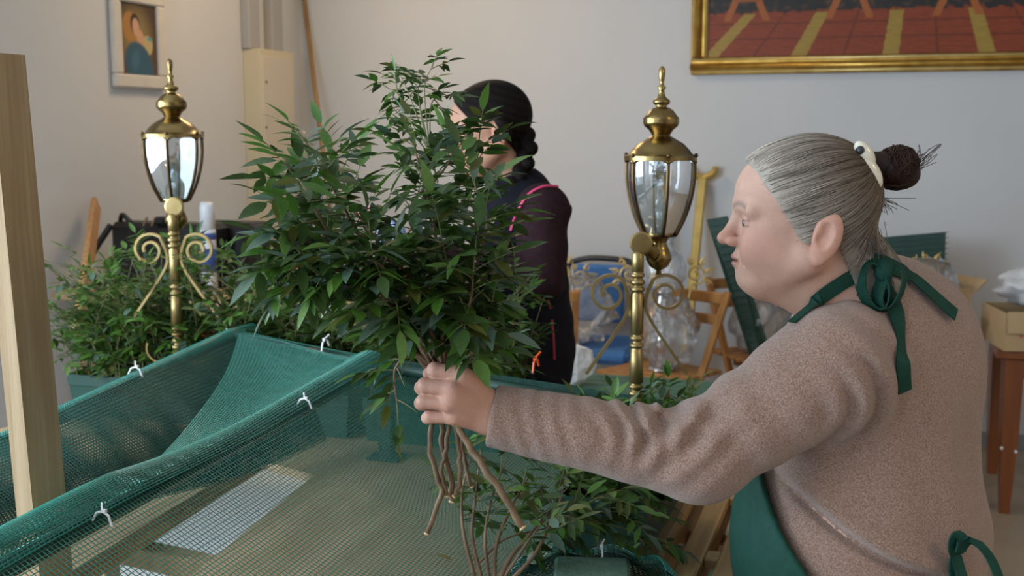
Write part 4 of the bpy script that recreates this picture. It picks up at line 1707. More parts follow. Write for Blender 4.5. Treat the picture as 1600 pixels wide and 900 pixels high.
def frond(lv, mb, p, d, length, leaf, pairs, rg, r=.0011, droop=.25):
    """one pinnate leaf: a thin stalk with pairs of leaflets and one at the tip"""
    d = d.normalized()
    pts = []
    q = p.copy()
    dd = d.copy()
    n = pairs + 2
    for i in range(n + 1):
        pts.append(q.copy())
        dd = (dd + Vector((0, 0, -droop / n))).normalized()
        q = q + dd * (length / n)
    mb.tube([tuple(t) for t in pts], [r * (1 - .6 * i / n) for i in range(n + 1)], 4, caps=False)
    up = Vector((rg.uniform(-.5, .5), rg.uniform(-.5, .5), 1))
    for i in range(2, n):
        t = (pts[i + 1] - pts[i - 1]).normalized()
        s = t.cross(up)
        if s.length < 1e-3:
            s = t.orthogonal()
        s.normalize()
        for sg in (-1, 1):
            if rg.random() < .08:
                continue
            k = leaf * rg.uniform(.75, 1.12) * (1 - .12 * abs(i - n * .55) / n)
            dr = (t * rg.uniform(.35, .8) + s * sg + Vector((0, 0, rg.uniform(-.45, .10)))).normalized()
            lv.put(pts[i], dr, up + Vector((rg.uniform(-.35, .35), rg.uniform(-.35, .35), 0)), k)
    lv.put(pts[-1], (pts[-1] - pts[-2]), up, leaf * 1.1)


def branch(lv, root, path, r0, rg, nfr, flen, leaf, pairs=3, start=.25, tubemat='twig', spread=1.0, droop=.3, cut=False, bias=None):
    P_ = smooth_path(path, 26)
    m = MB()
    rad = [r0 * (1 - .72 * i / 25) for i in range(26)]
    m.tube([tuple(q) for q in P_], rad, 6)
    st = m.build('stem', tubemat, root, smooth=True)
    if cut:
        d = Vector(P_[0] - P_[1]).normalized()
        MB().lathe([(r0 * 1.05, -.001), (r0 * 1.05, .0015)], P_[0], 8, d.to_track_quat('Z', 'Y').to_matrix()).build('cut_end', 'twig_cut', st)
    tw = MB()
    for j in range(nfr):
        t = start + (1 - start) * (j + rg.random() * .6) / nfr
        i = min(int(t * 25), 24)
        p = Vector(P_[i]).lerp(Vector(P_[i + 1]), t * 25 - i)
        tg = Vector(P_[min(i + 1, 25)] - P_[max(i - 1, 0)]).normalized()
        a = j * 2.4 + rg.uniform(-.5, .5)
        o1 = tg.orthogonal().normalized()
        o2 = tg.cross(o1)
        sd = o1 * math.cos(a) + o2 * math.sin(a)
        d = tg * rg.uniform(.35, .9) + sd * spread
        if bias is not None:
            d = d + bias
        frond(lv, tw, p, d, flen * rg.uniform(.75, 1.15), leaf, pairs, rg, droop=droop)
    tg = Vector(P_[-1] - P_[-2])
    frond(lv, tw, Vector(P_[-1]), tg, flen, leaf, pairs + 1, rg, droop=droop)
    if tw.v:
        o = tw.build('twig', 'twig_green', st)
        o['kind'] = 'stuff'


# ---- the bunch held in the hand
GRIP = Vector(P(697, 612, 1.615))
bunch = thing('leafy_branches', GRIP, 'large bunch of leafy green branches gripped in the fist of the grey haired woman', 'branches')
rg = random.Random(21)
lv = Leaves((.38, .30, .09, .14, .09), 5)
BR = [
    # px, py, v along each branch, from the fist outward
    ([(703, 612, 1.625), (655, 520, 1.62), (580, 410, 1.58), (500, 300, 1.54), (455, 240, 1.50)], 13, .085, .050),
    ([(698, 612, 1.62), (630, 500, 1.60), (520, 400, 1.53), (445, 310, 1.47), (415, 275, 1.45)], 13, .085, .050),
    ([(694, 612, 1.615), (620, 520, 1.60), (500, 440, 1.54), (450, 380, 1.50), (410, 390, 1.48)], 13, .080, .050),
    ([(700, 612, 1.615), (676, 480, 1.66), (658, 350, 1.74), (668, 260, 1.80), (662, 205, 1.84)], 12, .070, .042),
    ([(704, 612, 1.615), (712, 470, 1.66), (725, 350, 1.70), (745, 250, 1.72), (748, 225, 1.72)], 12, .062, .046),
    ([(698, 612, 1.62), (690, 470, 1.60), (678, 350, 1.60), (655, 260, 1.62), (648, 225, 1.64)], 14, .075, .046),
    ([(706, 612, 1.615), (728, 510, 1.60), (736, 440, 1.60), (742, 385, 1.61), (742, 340, 1.62)], 11, .070, .044),
    ([(696, 612, 1.62), (650, 530, 1.57), (580, 450, 1.50), (510, 422, 1.46), (460, 430, 1.45)], 12, .075, .048),
    ([(706, 612, 1.615), (742, 545, 1.57), (762, 505, 1.54), (770, 465, 1.54)], 8, .055, .044),
    ([(698, 612, 1.62), (630, 480, 1.68), (550, 370, 1.72), (515, 280, 1.74), (500, 245, 1.75)], 11, .075, .047),
    ([(702, 612, 1.625), (722, 450, 1.56), (760, 360, 1.52), (742, 290, 1.52)], 12, .075, .048),
    ([(697, 612, 1.62), (655, 555, 1.59), (618, 575, 1.57), (620, 630, 1.57)], 10, .060, .042),
    ([(700, 612, 1.62), (660, 480, 1.55), (600, 420, 1.48), (560, 400, 1.45)], 12, .075, .050),
    ([(700, 612, 1.61), (690, 500, 1.55), (700, 430, 1.51), (690, 370, 1.50)], 12, .075, .050),
    ([(700, 612, 1.63), (690, 500, 1.70), (620, 430, 1.72), (540, 400, 1.72), (480, 350, 1.72)], 13, .080, .048),
    ([(700, 612, 1.63), (738, 550, 1.68), (758, 530, 1.70), (776, 505, 1.70)], 8, .055, .044),
    ([(700, 612, 1.615), (668, 420, 1.62), (640, 330, 1.66), (690, 270, 1.68), (720, 225, 1.70)], 12, .070, .046),
    ([(694, 612, 1.615), (610, 500, 1.58), (500, 430, 1.52), (450, 405, 1.49), (418, 425, 1.47)], 13, .075, .050),
    ([(700, 612, 1.61), (680, 530, 1.56), (640, 470, 1.50), (600, 470, 1.46)], 11, .075, .054),
    ([(700, 612, 1.61), (712, 530, 1.55), (735, 470, 1.50), (740, 420, 1.49)], 11, .075, .054),
    ([(700, 612, 1.62), (650, 470, 1.64), (560, 350, 1.66), (490, 290, 1.66), (450, 300, 1.66)], 13, .080, .050),
    ([(700, 612, 1.62), (675, 490, 1.58), (640, 430, 1.52), (600, 400, 1.50)], 11, .075, .052),
    ([(704, 612, 1.62), (730, 520, 1.64), (760, 430, 1.66), (740, 330, 1.66)], 12, .075, .048),
    ([(696, 612, 1.62), (600, 450, 1.60), (480, 360, 1.56), (430, 350, 1.54), (405, 385, 1.53)], 13, .080, .050),
]
for path, nf, fl, lf in BR:
    path = [(x if x > 600 else 600 - (600 - x) * .76, y, v) for x, y, v in path]
    branch(lv, bunch, [P(*q) for q in path], .0036, rg, int(nf * 1.3), fl * .80, lf * .86, 3, .18, 'twig', 1.0, .35, bias=Vector((0, 0, .12)))
# airy spray at the very top, reaching left
for tgt in ((606, 118), (584, 136), (655, 104), (600, 190), (636, 128), (676, 150)):
    pa = [P(672, 240, 1.78), P((672 + tgt[0]) / 2, (200 + tgt[1]) / 2 - 12, 1.84), P(tgt[0] + 20, tgt[1], 1.88)]
    branch(lv, bunch, pa, .0014, rg, 4, .034, .028, 2, .40, 'twig_green', .8, .2)
# bare lower ends of the stems under the fist
for path, r in (([(690, 625, 1.61), (672, 680, 1.60), (682, 740, 1.59), (690, 772, 1.585), (668, 835, 1.575)], .0044),
                ([(697, 625, 1.612), (690, 690, 1.61), (704, 745, 1.60), (706, 785, 1.60)], .0050),
                ([(704, 625, 1.612), (700, 690, 1.60), (690, 735, 1.59), (700, 775, 1.59)], .0038),
                ([(708, 625, 1.615), (716, 690, 1.60), (718, 740, 1.595), (712, 776, 1.595)], .0042),
                ([(702, 625, 1.60), (728, 690, 1.575), (768, 745, 1.55), (816, 824, 1.53)], .0062),
                ([(706, 625, 1.62), (722, 700, 1.63), (736, 760, 1.63)], .0036)):
    Q = smooth_path([P(*q) for q in path], 18)
    Q = Q + .0012 * RNG.normal(size=Q.shape)
    m = MB()
    r *= .86
    m.tube([tuple(q) for q in Q], r, 7)
    st = m.build('stem', 'twig', bunch, smooth=True)
    d = Vector(Q[-1] - Q[-2]).normalized()
    MB().lathe([(r * 1.02, -.001), (r * .98, .0016)], Q[-1], 9, d.to_track_quat('Z', 'Y').to_matrix()).build('cut_end', 'twig_cut', st)
HANDP = Vector(P(690, 615, 1.575))
lv.items = [q for q in lv.items if (q[0] - HANDP).length > .075 and (q[0] + q[1] * q[4] - HANDP).length > .075]
lv.emit(bunch)

# ---- planters with greenery


def planter(c, sx, sy, h, name, label, group, seed, ntuft, hmin, hmax, leaf, weights, lean=.5, zjit=0.0, limit=260, top=None, fr=(5, .055)):
    root = thing(name, c, label, 'planter', group)
    c = Vector(c)
    t = .006
    m = MB()
    o = [(-sx / 2, -sy / 2), (sx / 2, -sy / 2), (sx / 2, sy / 2), (-sx / 2, sy / 2)]
    vs = []
    for k, z in ((.90, 0), (.97, h * .72), (1.0, h * .74), (1.0, h), (.97, h), (.93, h - .02)):
        vs += [(c.x + x * (k if abs(x) < .2 else 1 - (1 - k) * .3), c.y + y * k, c.z + z) for x, y in o]
    fs = [(3, 2, 1, 0)]
    for r in range(5):
        fs += [(r * 4 + k, r * 4 + (k + 1) % 4, r * 4 + 4 + (k + 1) % 4, r * 4 + 4 + k) for k in range(4)]
    m.add(vs, fs).build('box', 'planter_green', root)
    MB().box((c.x, c.y, c.z + h - .022), (sx * .95, sy * .9, .006)).build('soil', 'soil', root)
    rg = random.Random(seed)
    lv = Leaves(weights, seed)
    tw = MB()
    for k in range(ntuft):
        x, y = c.x + rg.uniform(-.49, .49) * sx, c.y + rg.uniform(-.48, .48) * sy
        a = rg.uniform(0, 2 * math.pi)
        ln = rg.uniform(0, lean)
        dx, dy = math.cos(a) * ln, math.sin(a) * ln - .12
        hh = rg.uniform(hmin, hmax) * (1 if top is None else top((x - c.x) / sx + .5))
        p0 = Vector((x, y, c.z + h - .02))
        pts = smooth_path([tuple(p0), tuple(p0 + Vector((dx * hh * .35, dy * hh * .35, hh * .6))), tuple(p0 + Vector((dx * hh, dy * hh, hh)))], 8)
        tw.tube([tuple(q) for q in pts], [.0022 - .0002 * i for i in range(8)], 4, caps=False)
        for j in range(fr[0]):
            i = 2 + (j * 5) // fr[0]
            aa = rg.uniform(0, 2 * math.pi)
            d = Vector((math.cos(aa), math.sin(aa), rg.uniform(-.1, .9)))
            frond(lv, tw, Vector(pts[i]), d, fr[1] * rg.uniform(.7, 1.2), leaf * rg.uniform(.8, 1.15), 2, rg, .0009, .3)
        frond(lv, tw, Vector(pts[-1]), Vector(pts[-1] - pts[-2]), fr[1], leaf, 3, rg, .0009, .2)
    o = tw.build('stem', 'twig_green', root)
    o['kind'] = 'stuff'
    lv.emit(root, limit)
    return root


PG = 'green planters on the platform'
PY0 = 2.645
planter((-1.70, PY0, DZ), .86, .17, .115, 'planter_box', 'dark green planter full of small leaved greenery around the left lantern', PG, 31, 280, .04, .31, .036, (.20, .42, .24, .10, .04), 1.0,
        top=lambda s: .95 + .25 * math.sin(3 * s), limit=290, fr=(8, .060))
planter((-1.03, PY0, DZ), .40, .17, .115, 'planter_box', 'dark green planter of greenery behind the held bunch, in front of the dark haired woman', PG, 32, 70, .10, .34, .034, (.32, .42, .12, .08, .06), .7, limit=240, fr=(7, .06))
planter((-.465, 2.19, DZ), .17, .46, .115, 'planter_box', 'dark green planter at the right edge of the platform, under the outstretched arm', PG, 33, 85, .03, .125, .036, (.25, .42, .2, .09, .04), .8, limit=280, fr=(6, .055))
# sprig of greenery at the far left, beyond the batten
planter((-2.02, 1.72, DZ), .17, .40, .10, 'planter_box', 'dark green planter with sparse greenery at the left edge beside the wooden batten', PG, 34, 16, .06, .14, .032, (.3, .4, .2, .1, 0), .8, limit=120)

# loose cut branches standing at the near right of the netting
cbase = P(778, 903, 1.74)
cut = thing('cut_branches', cbase, 'loose cut branches with bare brown stems fanning up below the outstretched arm', 'branches')
rg = random.Random(77)
lv = Leaves((.30, .38, .16, .10, .06), 78)
for path, r in (([(742, 905, 1.72), (724, 830, 1.75), (722, 770, 1.80), (735, 715, 1.85)], .0040),
                ([(752, 905, 1.72), (738, 840, 1.75), (742, 785, 1.80), (752, 700, 1.88)], .0042),
                ([(764, 905, 1.72), (758, 840, 1.74), (768, 780, 1.80), (790, 720, 1.88)], .0036),
                ([(772, 905, 1.72), (776, 850, 1.74), (800, 790, 1.80), (826, 745, 1.86)], .0046),
                ([(780, 905, 1.72), (800, 868, 1.74), (850, 810, 1.80), (880, 770, 1.86)], .0050),
                ([(786, 905, 1.72), (830, 840, 1.74), (862, 805, 1.79), (925, 782, 1.86)], .0030),
                ([(800, 905, 1.71), (838, 862, 1.73), (872, 790, 1.80), (882, 752, 1.86)], .0040),
                ([(748, 880, 1.73), (790, 842, 1.75), (850, 826, 1.80), (900, 812, 1.84)], .0024)):
    branch(lv, cut, [P(*q) for q in path], r, rg, 7, .062, .037, 2, .42, 'twig', 1.0, .35)
for tgt in ((1000, 800), (985, 830), (1025, 840), (960, 770), (935, 800)):
    branch(lv, cut, [P(880, 812, 1.80), P((880 + tgt[0]) / 2, (800 + tgt[1]) / 2, 1.84), P(tgt[0], tgt[1], 1.86)], .0016, rg, 3, .06, .040, 2, .5, 'twig_green', .8, .3)
lv.emit(cut, 240)

# leaf fallen on the netting
lf = bpy.data.objects.new('fallen_leaf', LEAF_DATA[(1, 4)])
COL.objects.link(lf)
q = P(682, 870, 1.72)
q[2] = .9
S_ = np.clip((PZ(690, 872, .83)[1] - .62) / (YK + .02 - .62), 0, 1)
pp = PZ(682, 870, .835)
lf.location = Vector(pp) + Vector((0, 0, .004))
lf.rotation_euler = (0, 0, R(-20))
lf.scale = (.034, .03, .034)
tag(lf, 'single dark leaf fallen on the netting left of the bare stems', 'leaf')

# flowers among the greenery
for k, (px, py, v, mm, lab) in enumerate(((452, 386, 2.95, 'petal_red', 'small red blossom behind the left part of the held bunch'),
                                          (478, 418, 2.95, 'petal_orange', 'small orange blossom in the planter behind the held bunch'),
                                          (325, 520, 2.98, 'petal_orange', 'orange blossom low in the planter beside the left lantern post'),
                                          (572, 336, 3.0, 'petal_pink', 'pink blossom on a tall stem behind the middle of the held bunch'))):
    c = Vector(PY(px, py, PY0 - .03))
    foot_ = Vector((c.x, c.y + .02, DZ + .10))
    fl = thing('blossom', foot_, lab, 'flower')
    MB().tube([tuple(foot_), tuple((foot_ + c) / 2 + Vector((.006, 0, 0))), tuple(c)], .0016, 5).build('stem', 'twig_green', fl)
    for a in range(6):
        an = a * math.pi / 3
        d = UX * math.cos(an) + UZ * math.sin(an)
        MB().ball(c + d * .014 - UA * .004, (.011, .004, .011), 8, 5).build('petal', mm, fl, smooth=True)
    MB().ball(c - UA * .006, .006, 8, 5).build('centre', 'petal_orange', fl, smooth=True)


# ================================================================== people
def head_sdf(q, big=1.0, ears=True):
    """q: points in head axes (forward, left, up), metres"""
    f, s, u = q[:, 0], np.abs(q[:, 1]), q[:, 2]
    p = np.stack([f, s, u], 1)
    d = ell(p, (-.022, 0, .038), (.100, .080, .088))
    d = smin(d, ell(p, (.034, 0, .046), (.056, .060, .052)), .03)
    d = smin(d, ell(p, (.028, 0, -.030), (.060, .060, .076)), .03)
    d = smin(d, cone(p, (-.012, .052, -.052), (.058, .014, -.088), .024 * big, .022), .03)
    d = smin(d, ell(p, (.070, 0, -.087), (.021, .021, .020)), .016)
    d = smin(d, cone(p, (.046, 0, -.104), (-.012, 0, -.108), .016 * big, .030 * big), .025)
    d = smin(d, ell(p, (.070, 0, -.057), (.023, .030, .026)), .015)
    d = smin(d, ell(p, (.050, .040, -.034), (.033 * big, .025, .033 * big)), .02)
    d = smin(d, cone(p, (.083, .008, .028), (.070, .046, .022), .0105, .010), .014)
    # eye socket, ball and lids
    d = smax(d, -ell(p, (.094, .032, .004), (.016, .017, .011)), .012)
    lid = np.linalg.norm(p - np.array([.0715, .032, .003], np.float32), axis=1) - .0142
    slit = np.abs((u - .0025) + .10 * (s - .032)) - .0052 + .20 * np.abs(s - .033)
    lid = smax(lid, -np.maximum(slit, .0808 - f), .002)
    d = smin(d, lid, .003)
    # nose
    d = smin(d, cone(p, (.086, 0, .014), (.104, 0, -.020), .0085, .0105), .010)
    d = smin(d, ell(p, (.108, 0, -.023), (.0125, .0125, .0105)), .006)
    d = smin(d, ell(p, (.096, .013, -.028), (.0115, .0075, .0080)), .005)
    d = smax(d, -ell(p, (.101, .0068, -.0345), (.0065, .0036, .0045)), .003)
    # lips
    d = smin(d, ell(p, (.0905, 0, -.0525), (.0085, .021, .0058)), .005)
    d = smin(d, ell(p, (.0890, 0, -.0635), (.0090, .018, .0062)), .005)
    d = smax(d, -ell(p, (.0985, 0, -.0580), (.012, .026, .0016)), .0025)
    # fold from nose to mouth corner
    d = smax(d, -cone(p, (.092, .022, -.032), (.080, .031, -.062), .0022, .0018), .006)
    if ears:
        c, sn = math.cos(.32), math.sin(.32)
        E = np.array([[c, 0, -sn], [0, 1, 0], [sn, 0, c]], np.float32)
        e = ell(p, (-.036, .081, -.018), (.0215, .0105, .0385), E)
        e = smax(e, -ell(p, (-.031, .094, -.014), (.0135, .0125, .0225), E), .004)
        e = smin(e, cone(p, (-.027, .079, .004), (-.022, .080, -.024), .006, .005), .005)
        e = smax(e, -ell(p, (-.026, .092, -.020), (.007, .011, .008), E), .004)
        e = smin(e, ell(p, (-.024, .078, -.050), (.0105, .0080, .0120)), .006)
        d = smin(d, e, .004)
    return d


def hand_sdf(p, wrist, mcp, pip, dip, tip, thumb, rs=1.0):
    d = np.full(len(p), 9.0, np.float32)
    cen = np.mean(mcp, axis=0)
    for m_ in mcp:
        d = smin(d, cone(p, wrist + (np.asarray(m_) - cen) * .45, m_, .0165 * rs, .0125 * rs), .010)
    d = smin(d, cone(p, wrist, cen, .022 * rs, .018 * rs), .012)
    fing = np.full(len(p), 9.0, np.float32)
    for k in range(4):
        r = (.0108, .0112, .0107, .0095)[k] * rs
        e = cone(p, mcp[k], pip[k], r * 1.12, r)
        e = smin(e, cone(p, pip[k], dip[k], r, r * .92), .003)
        e = smin(e, cone(p, dip[k], tip[k], r * .92, r * .78), .003)
        fing = smin(fing, e, .0016)
    d = smin(d, fing, .005)
    t = cone(p, thumb[0], thumb[1], .0165 * rs, .0135 * rs)
    t = smin(t, cone(p, thumb[1], thumb[2], .0125 * rs, .0112 * rs), .004)
    t = smin(t, cone(p, thumb[2], thumb[3], .0112 * rs, .0085 * rs), .004)
    return smin(d, t, .008)


def frame(ang_u, pitch=0.0):
    """axes (forward, left, up) of something facing left in the view, turned ang_u away from the viewer"""
    a, b2 = R(ang_u), R(pitch)
    f = np.array([-math.cos(a) * math.cos(b2), math.sin(a) * math.cos(b2), -math.sin(b2)])
    l = np.array([-math.sin(a), -math.cos(a), 0.0])
    u = np.cross(f, l)
    return np.stack([f, l, u], 1).astype(np.float32)


def person_mesh(name, V, F, matname, parent=None, at=None, cols=None):
    return link_mesh(name, UW(V), F, matname, parent, at, cols=cols)


# ------------------------------------------------------------------ grey haired woman
HC = J(1243, 346, 1.64).astype(np.float32)
HS = .93
HA = frame(7, 2)
TA = frame(35)
TA = np.stack([TA[:, 1], TA[:, 0], TA[:, 2]], 1)          # torso axes (left, forward, up)
N0, N1 = J(1300, 400, 1.665), J(1362, 492, 1.715)
CH = J(1368, 612, 1.745)
SL, EL, WR = J(1302, 572, 1.585), J(1092, 712, 1.585), J(772, 650, 1.605)
SR, ER, WR2 = J(1450, 590, 1.88), J(1330, 735, 2.02), J(1150, 715, 1.98)
HIP = J(1365, 960, 1.74)


def toh(p):
    return ((p - HC) @ HA) / HS


def headneck(p, ears=True):
    d = head_sdf(toh(p), 1.12, ears) * HS
    n = cone(p, N0, N1, .064, .080)
    n = smin(n, cone(p, J(1235, 425, 1.645), J(1330, 500, 1.67), .034, .060), .03)
    return smin(d, n, .028)


def torso(p, g=0.0):
    d = ell(p, CH, (.195 + g, .150 + g, .215 + g), TA)
    d = smin(d, ell(p, J(1396, 552, 1.765), (.165 + g, .120 + g, .120 + g), TA), .06)
    d = smin(d, cone(p, N1 + np.array([0, 0, -.01]), SL + np.array([.03, .02, -.005]), .058 + g, .066 + g), .05)
    d = smin(d, cone(p, N1 + np.array([.02, .01, -.01]), SR, .060 + g, .070 + g), .05)
    d = smin(d, ell(p, J(1352, 835, 1.735), (.215 + g, .185 + g, .20 + g), TA), .07)
    return d


def sleeve(p, g=0.0):
    d = cone(p, SL, EL, .088 + g, .064 + g)
    d = smin(d, cone(p, EL, WR, .0625 + g, .0455 + g), .03)
    return d


def sleeve2(p, g=0.0):
    d = cone(p, SR, ER, .078 + g, .058 + g)
    return smin(d, cone(p, ER, WR2, .058 + g, .040 + g), .03)


AX = (WR - EL) / np.linalg.norm(WR - EL)


def knit_body(p):
    AX2 = ((WR2 - ER) / np.linalg.norm(WR2 - ER)).astype(np.float32)
    s1 = np.maximum(sleeve(p), (p - WR.astype(np.float32)) @ AX.astype(np.float32) - .004)
    s2 = np.maximum(sleeve2(p), (p - WR2.astype(np.float32)) @ AX2)
    d = smin(torso(p), s1, .035)
    d = smin(d, s2, .04)
    u, v, z = p[:, 0], p[:, 1], p[:, 2]

    def gm(c, su, sz, sv=.12):
        return np.exp(-((u - c[0]) / su) ** 2 - ((z - c[2]) / sz) ** 2 - ((v - c[1]) / sv) ** 2)
    w = np.zeros(len(p), np.float32)
    # creases round the bend of the elbow
    c = J(995, 676, 1.53)
    ph = (u + .25 * (z - c[2]) + .010 * np.sin(z * 60) + .010 * np.sin(u * 31 + 1.0)) * 2 * math.pi / .037
    w += .0066 * np.sin(ph) * gm(c, .085, .040) * (.75 + .45 * np.sin(u * 23 + 14 * z))
    c = J(1065, 668, 1.53)
    ph = (u * .8 - .75 * z) * 2 * math.pi / .045
    w += .0085 * np.sin(ph) * gm(c, .065, .06)
    c = J(850, 672, 1.55)
    w += .0016 * np.sin((u + .1 * z) * 2 * math.pi / .028 + 1.2 * np.sin(z * 45)) * gm(c, .07, .05)
    # folds round the shoulder
    c = J(1318, 580, 1.6)
    rho = np.sqrt((u - SL[0] + .06) ** 2 + (z - SL[2] + .05) ** 2)
    w += .0085 * np.sin(rho * 2 * math.pi / .040 + .6) * np.exp(-((u - c[0] - .01) / .055) ** 2 - ((z - c[2]) / .10) ** 2) * (v < 1.75)
    c = J(1180, 640, 1.55)
    w += .004 * np.sin((u * .85 + z * .5) * 2 * math.pi / .065 + .8) * gm(c, .10, .08)
    # sagging fold across the lower back
    A, B = J(1220, 752, 1.6), J(1478, 893, 1.6)
    t2 = np.array([B[0] - A[0], B[2] - A[2]])
    L2 = np.linalg.norm(t2)
    t2 /= L2
    al = (u - A[0]) * t2[0] + (z - A[2]) * t2[1]
    ac = -(u - A[0]) * t2[1] + (z - A[2]) * t2[0] + .018 * np.sin(al / L2 * math.pi)
    mk = np.clip(al / .05, 0, 1) * np.clip((L2 - al) / .05, 0, 1) * (v < 1.8)
    w += mk * (-.016 * np.exp(-(ac / .008) ** 2) + .010 * np.exp(-((ac - .016) / .016) ** 2))
    # vertical side fold at the right
    c = J(1490, 740, 1.65)
    w += .006 * np.sin((u * 1.0 + .25 * z) * 2 * math.pi / .10 + 2) * gm(c, .10, .22)
    w += .0014 * np.sin(u * 46 + 9 * z) * np.sin(z * 39 - 7 * v)
    d = d - w
    return np.maximum(d, .74 - z)


# left hand closed round the stems, index finger uppermost
MCP = [J(722, 585, 1.572), J(706, 607, 1.566), J(702, 630, 1.568), J(710, 651, 1.577)]
PIP = [J(679, 578, 1.575), J(664, 602, 1.572), J(662, 627, 1.574), J(672, 651, 1.582)]
DIP = [J(672, 584, 1.606), J(659, 606, 1.604), J(658, 630, 1.604), J(668, 653, 1.606)]
TIP = [J(690, 592, 1.628), J(682, 612, 1.628), J(682, 634, 1.626), J(688, 655, 1.624)]
THB = [J(752, 622, 1.610), J(728, 590, 1.634), J(702, 578, 1.648), J(676, 584, 1.648)]
WH = J(768, 648, 1.598)
w2 = WR2
MCP2 = [w2 + np.array([-.075, .02, .012]), w2 + np.array([-.080, 0, .012]), w2 + np.array([-.078, -.02, .008]), w2 + np.array([-.070, -.038, .0])]
PIP2 = [m_ + np.array([-.032, .004, -.018]) for m_ in MCP2]
DIP2 = [m_ + np.array([-.010, .0, -.018]) for m_ in PIP2]
TIP2 = [m_ + np.array([.012, .0, -.010]) for m_ in DIP2]
THB2 = [w2 + np.array([-.02, .02, -.01]), w2 + np.array([-.045, .045, -.02]), w2 + np.array([-.072, .048, -.028]), w2 + np.array([-.095, .042, -.034])]


def legs(p, g=0.0):
    d = np.full(len(p), 9.0, np.float32)
    for s in (-1, 1):
        h = HIP + TA[:, 0] * .09 * s
        k = h + TA[:, 1] * .03
        k = np.array([k[0], k[1], .42])
        a = h + TA[:, 0] * .01 * s
        a = np.array([a[0], a[1], .085])
        d = smin(d, cone(p, h, k, .098 + g, .062 + g), .03)
        d = smin(d, cone(p, k, a, .060 + g, .040 + g), .03)
        if g == 0:
            d = smin(d, cone(p, (a[0], a[1], .045), (a[0] + TA[0, 1] * .14, a[1] + TA[1, 1] * .14, .03), .036, .028), .02)
    return smin(d, ell(p, HIP, (.18 + g, .145 + g, .15 + g), TA), .05)


def body1(p):
    d = headneck(p)
    d = smin(d, torso(p, -.012), .03)
    arm = smin(cone(p, SL, EL, .060, .046), cone(p, EL, WH, .044, .0275), .03)
    d = smin(d, arm, .02)
    arm = smin(cone(p, SR, ER, .058, .044), cone(p, ER, w2, .044, .027), .03)
    d = smin(d, arm, .02)
    d = smin(d, hand_sdf(p, WH, MCP, PIP, DIP, TIP, THB), .012)
    d = smin(d, hand_sdf(p, w2, MCP2, PIP2, DIP2, TIP2, THB2), .012)
    return smin(d, legs(p), .03)


def skin_cols(V, toq, base, lip, brow, eyeline):
    q = toq(V.astype(np.float32))
    f, s, u = q[:, 0], np.abs(q[:, 1]), q[:, 2]
    c = np.repeat(np.array(base)[None], len(V), 0)

    def mix(c, k, col):
        k = np.clip(k, 0, 1)[:, None]
        return c * (1 - k) + np.array(col)[None] * k
    on = (np.linalg.norm(q, axis=1) < .16)
    red = (base[0] * .98, base[1] * .66, base[2] * .62)
    c = mix(c, on * .55 * np.exp(-((f - .06) / .04) ** 2 - ((s - .042) / .025) ** 2 - ((u + .03) / .025) ** 2), red)
    c = mix(c, on * .5 * np.exp(-((f - .108) / .016) ** 2 - ((u + .024) / .018) ** 2), red)
    c = mix(c, on * .3 * ((s > .070) & (u < .03) & (u > -.07) & (f < -.01)), red)
    ln = np.abs(u + .058) < .0105 - .35 * np.maximum(s - .006, 0)
    c = mix(c, on * .8 * (ln & (f > .080) & (s < .024)), lip)
    arch = .026 + .006 * (1 - ((s - .030) / .02) ** 2)
    c = mix(c, on * .75 * np.exp(-((u - arch) / .0042) ** 2) * ((s > .010) & (s < .050) & (f > .05)), brow)
    c = mix(c, on * .65 * np.exp(-((np.abs(u - .0025) - .0045) / .0016) ** 2) * ((np.abs(s - .033) < .015) & (f > .073)), eyeline)
    return c


FEET = np.array([HIP[0], HIP[1], 0.0])
fine_x = [(WH[0] - .13, WH[0] + .01, .0022), (HC[0] - .125, HC[0] + .02, .0019), (HC[0] + .02, HC[0] + .10, .0025)]
fine_y = [(1.54, 1.66, .0022)]
fine_z = [(WH[2] - .03, WH[2] + .09, .0022), (HC[2] - .11, HC[2] + .06, .0019)]
xs = axis(-.20, .86, .0055, fine_x)
ys = axis(1.40, 2.12, .006, fine_y)
zs = axis(-.01, 1.56, .007, [(0, .75, .012)] + fine_z)
V, F = polygonise(body1, xs, ys, zs)
cols = skin_cols(V, toh, (.56, .335, .255), (.40, .155, .125), (.20, .15, .12), (.16, .07, .05))
dh = np.linalg.norm(V - np.array(J(715, 615, 1.6)), axis=1)
kk = np.clip(1 - (dh - .05) / .06, 0, 1)[:, None] * .55
cols = cols * (1 - kk) + np.array([[.50, .235, .155]]) * kk
kn = np.zeros(len(V))
for q_ in PIP + MCP + DIP:
    kn = np.maximum(kn, np.exp(-(np.linalg.norm(V - q_, axis=1) / .016) ** 2))
cols = cols * (1 - .4 * kn[:, None]) + np.array([[.60, .34, .26]]) * .4 * kn[:, None]
W1 = person_mesh('person', V, F, 'skin', at=UW(FEET), cols=cols)
tag(W1, 'grey haired woman with dark bun, heathered pink sweater and green apron, holding branches', 'person')


# eyes: white ball, iris and pupil by position
def eyes(toworld, parent, scale):
    for sg in (-1, 1):
        vs, fs, cs = [], [], []
        m = MB().ball((0, 0, 0), .0128 * scale, 24, 18)
        v = np.array(m.v)
        look = np.array([1, -.05 * sg, -.05])
        look /= np.linalg.norm(look)
        ca = (v @ look) / (.0128 * scale)
        c = np.where((ca > .90)[:, None], np.array([[.01, .008, .008]]), np.where((ca > .74)[:, None], np.array([[.10, .07, .045]]), np.array([[.36, .33, .31]])))
        link_mesh('eye', UW(toworld(v / scale + np.array([.0715, .032 * sg, .003]))), m.f, 'eye', parent, cols=c)


def h2w(q):
    return (np.asarray(q) * HS) @ HA.T + HC


eyes(h2w, W1, 1.0)

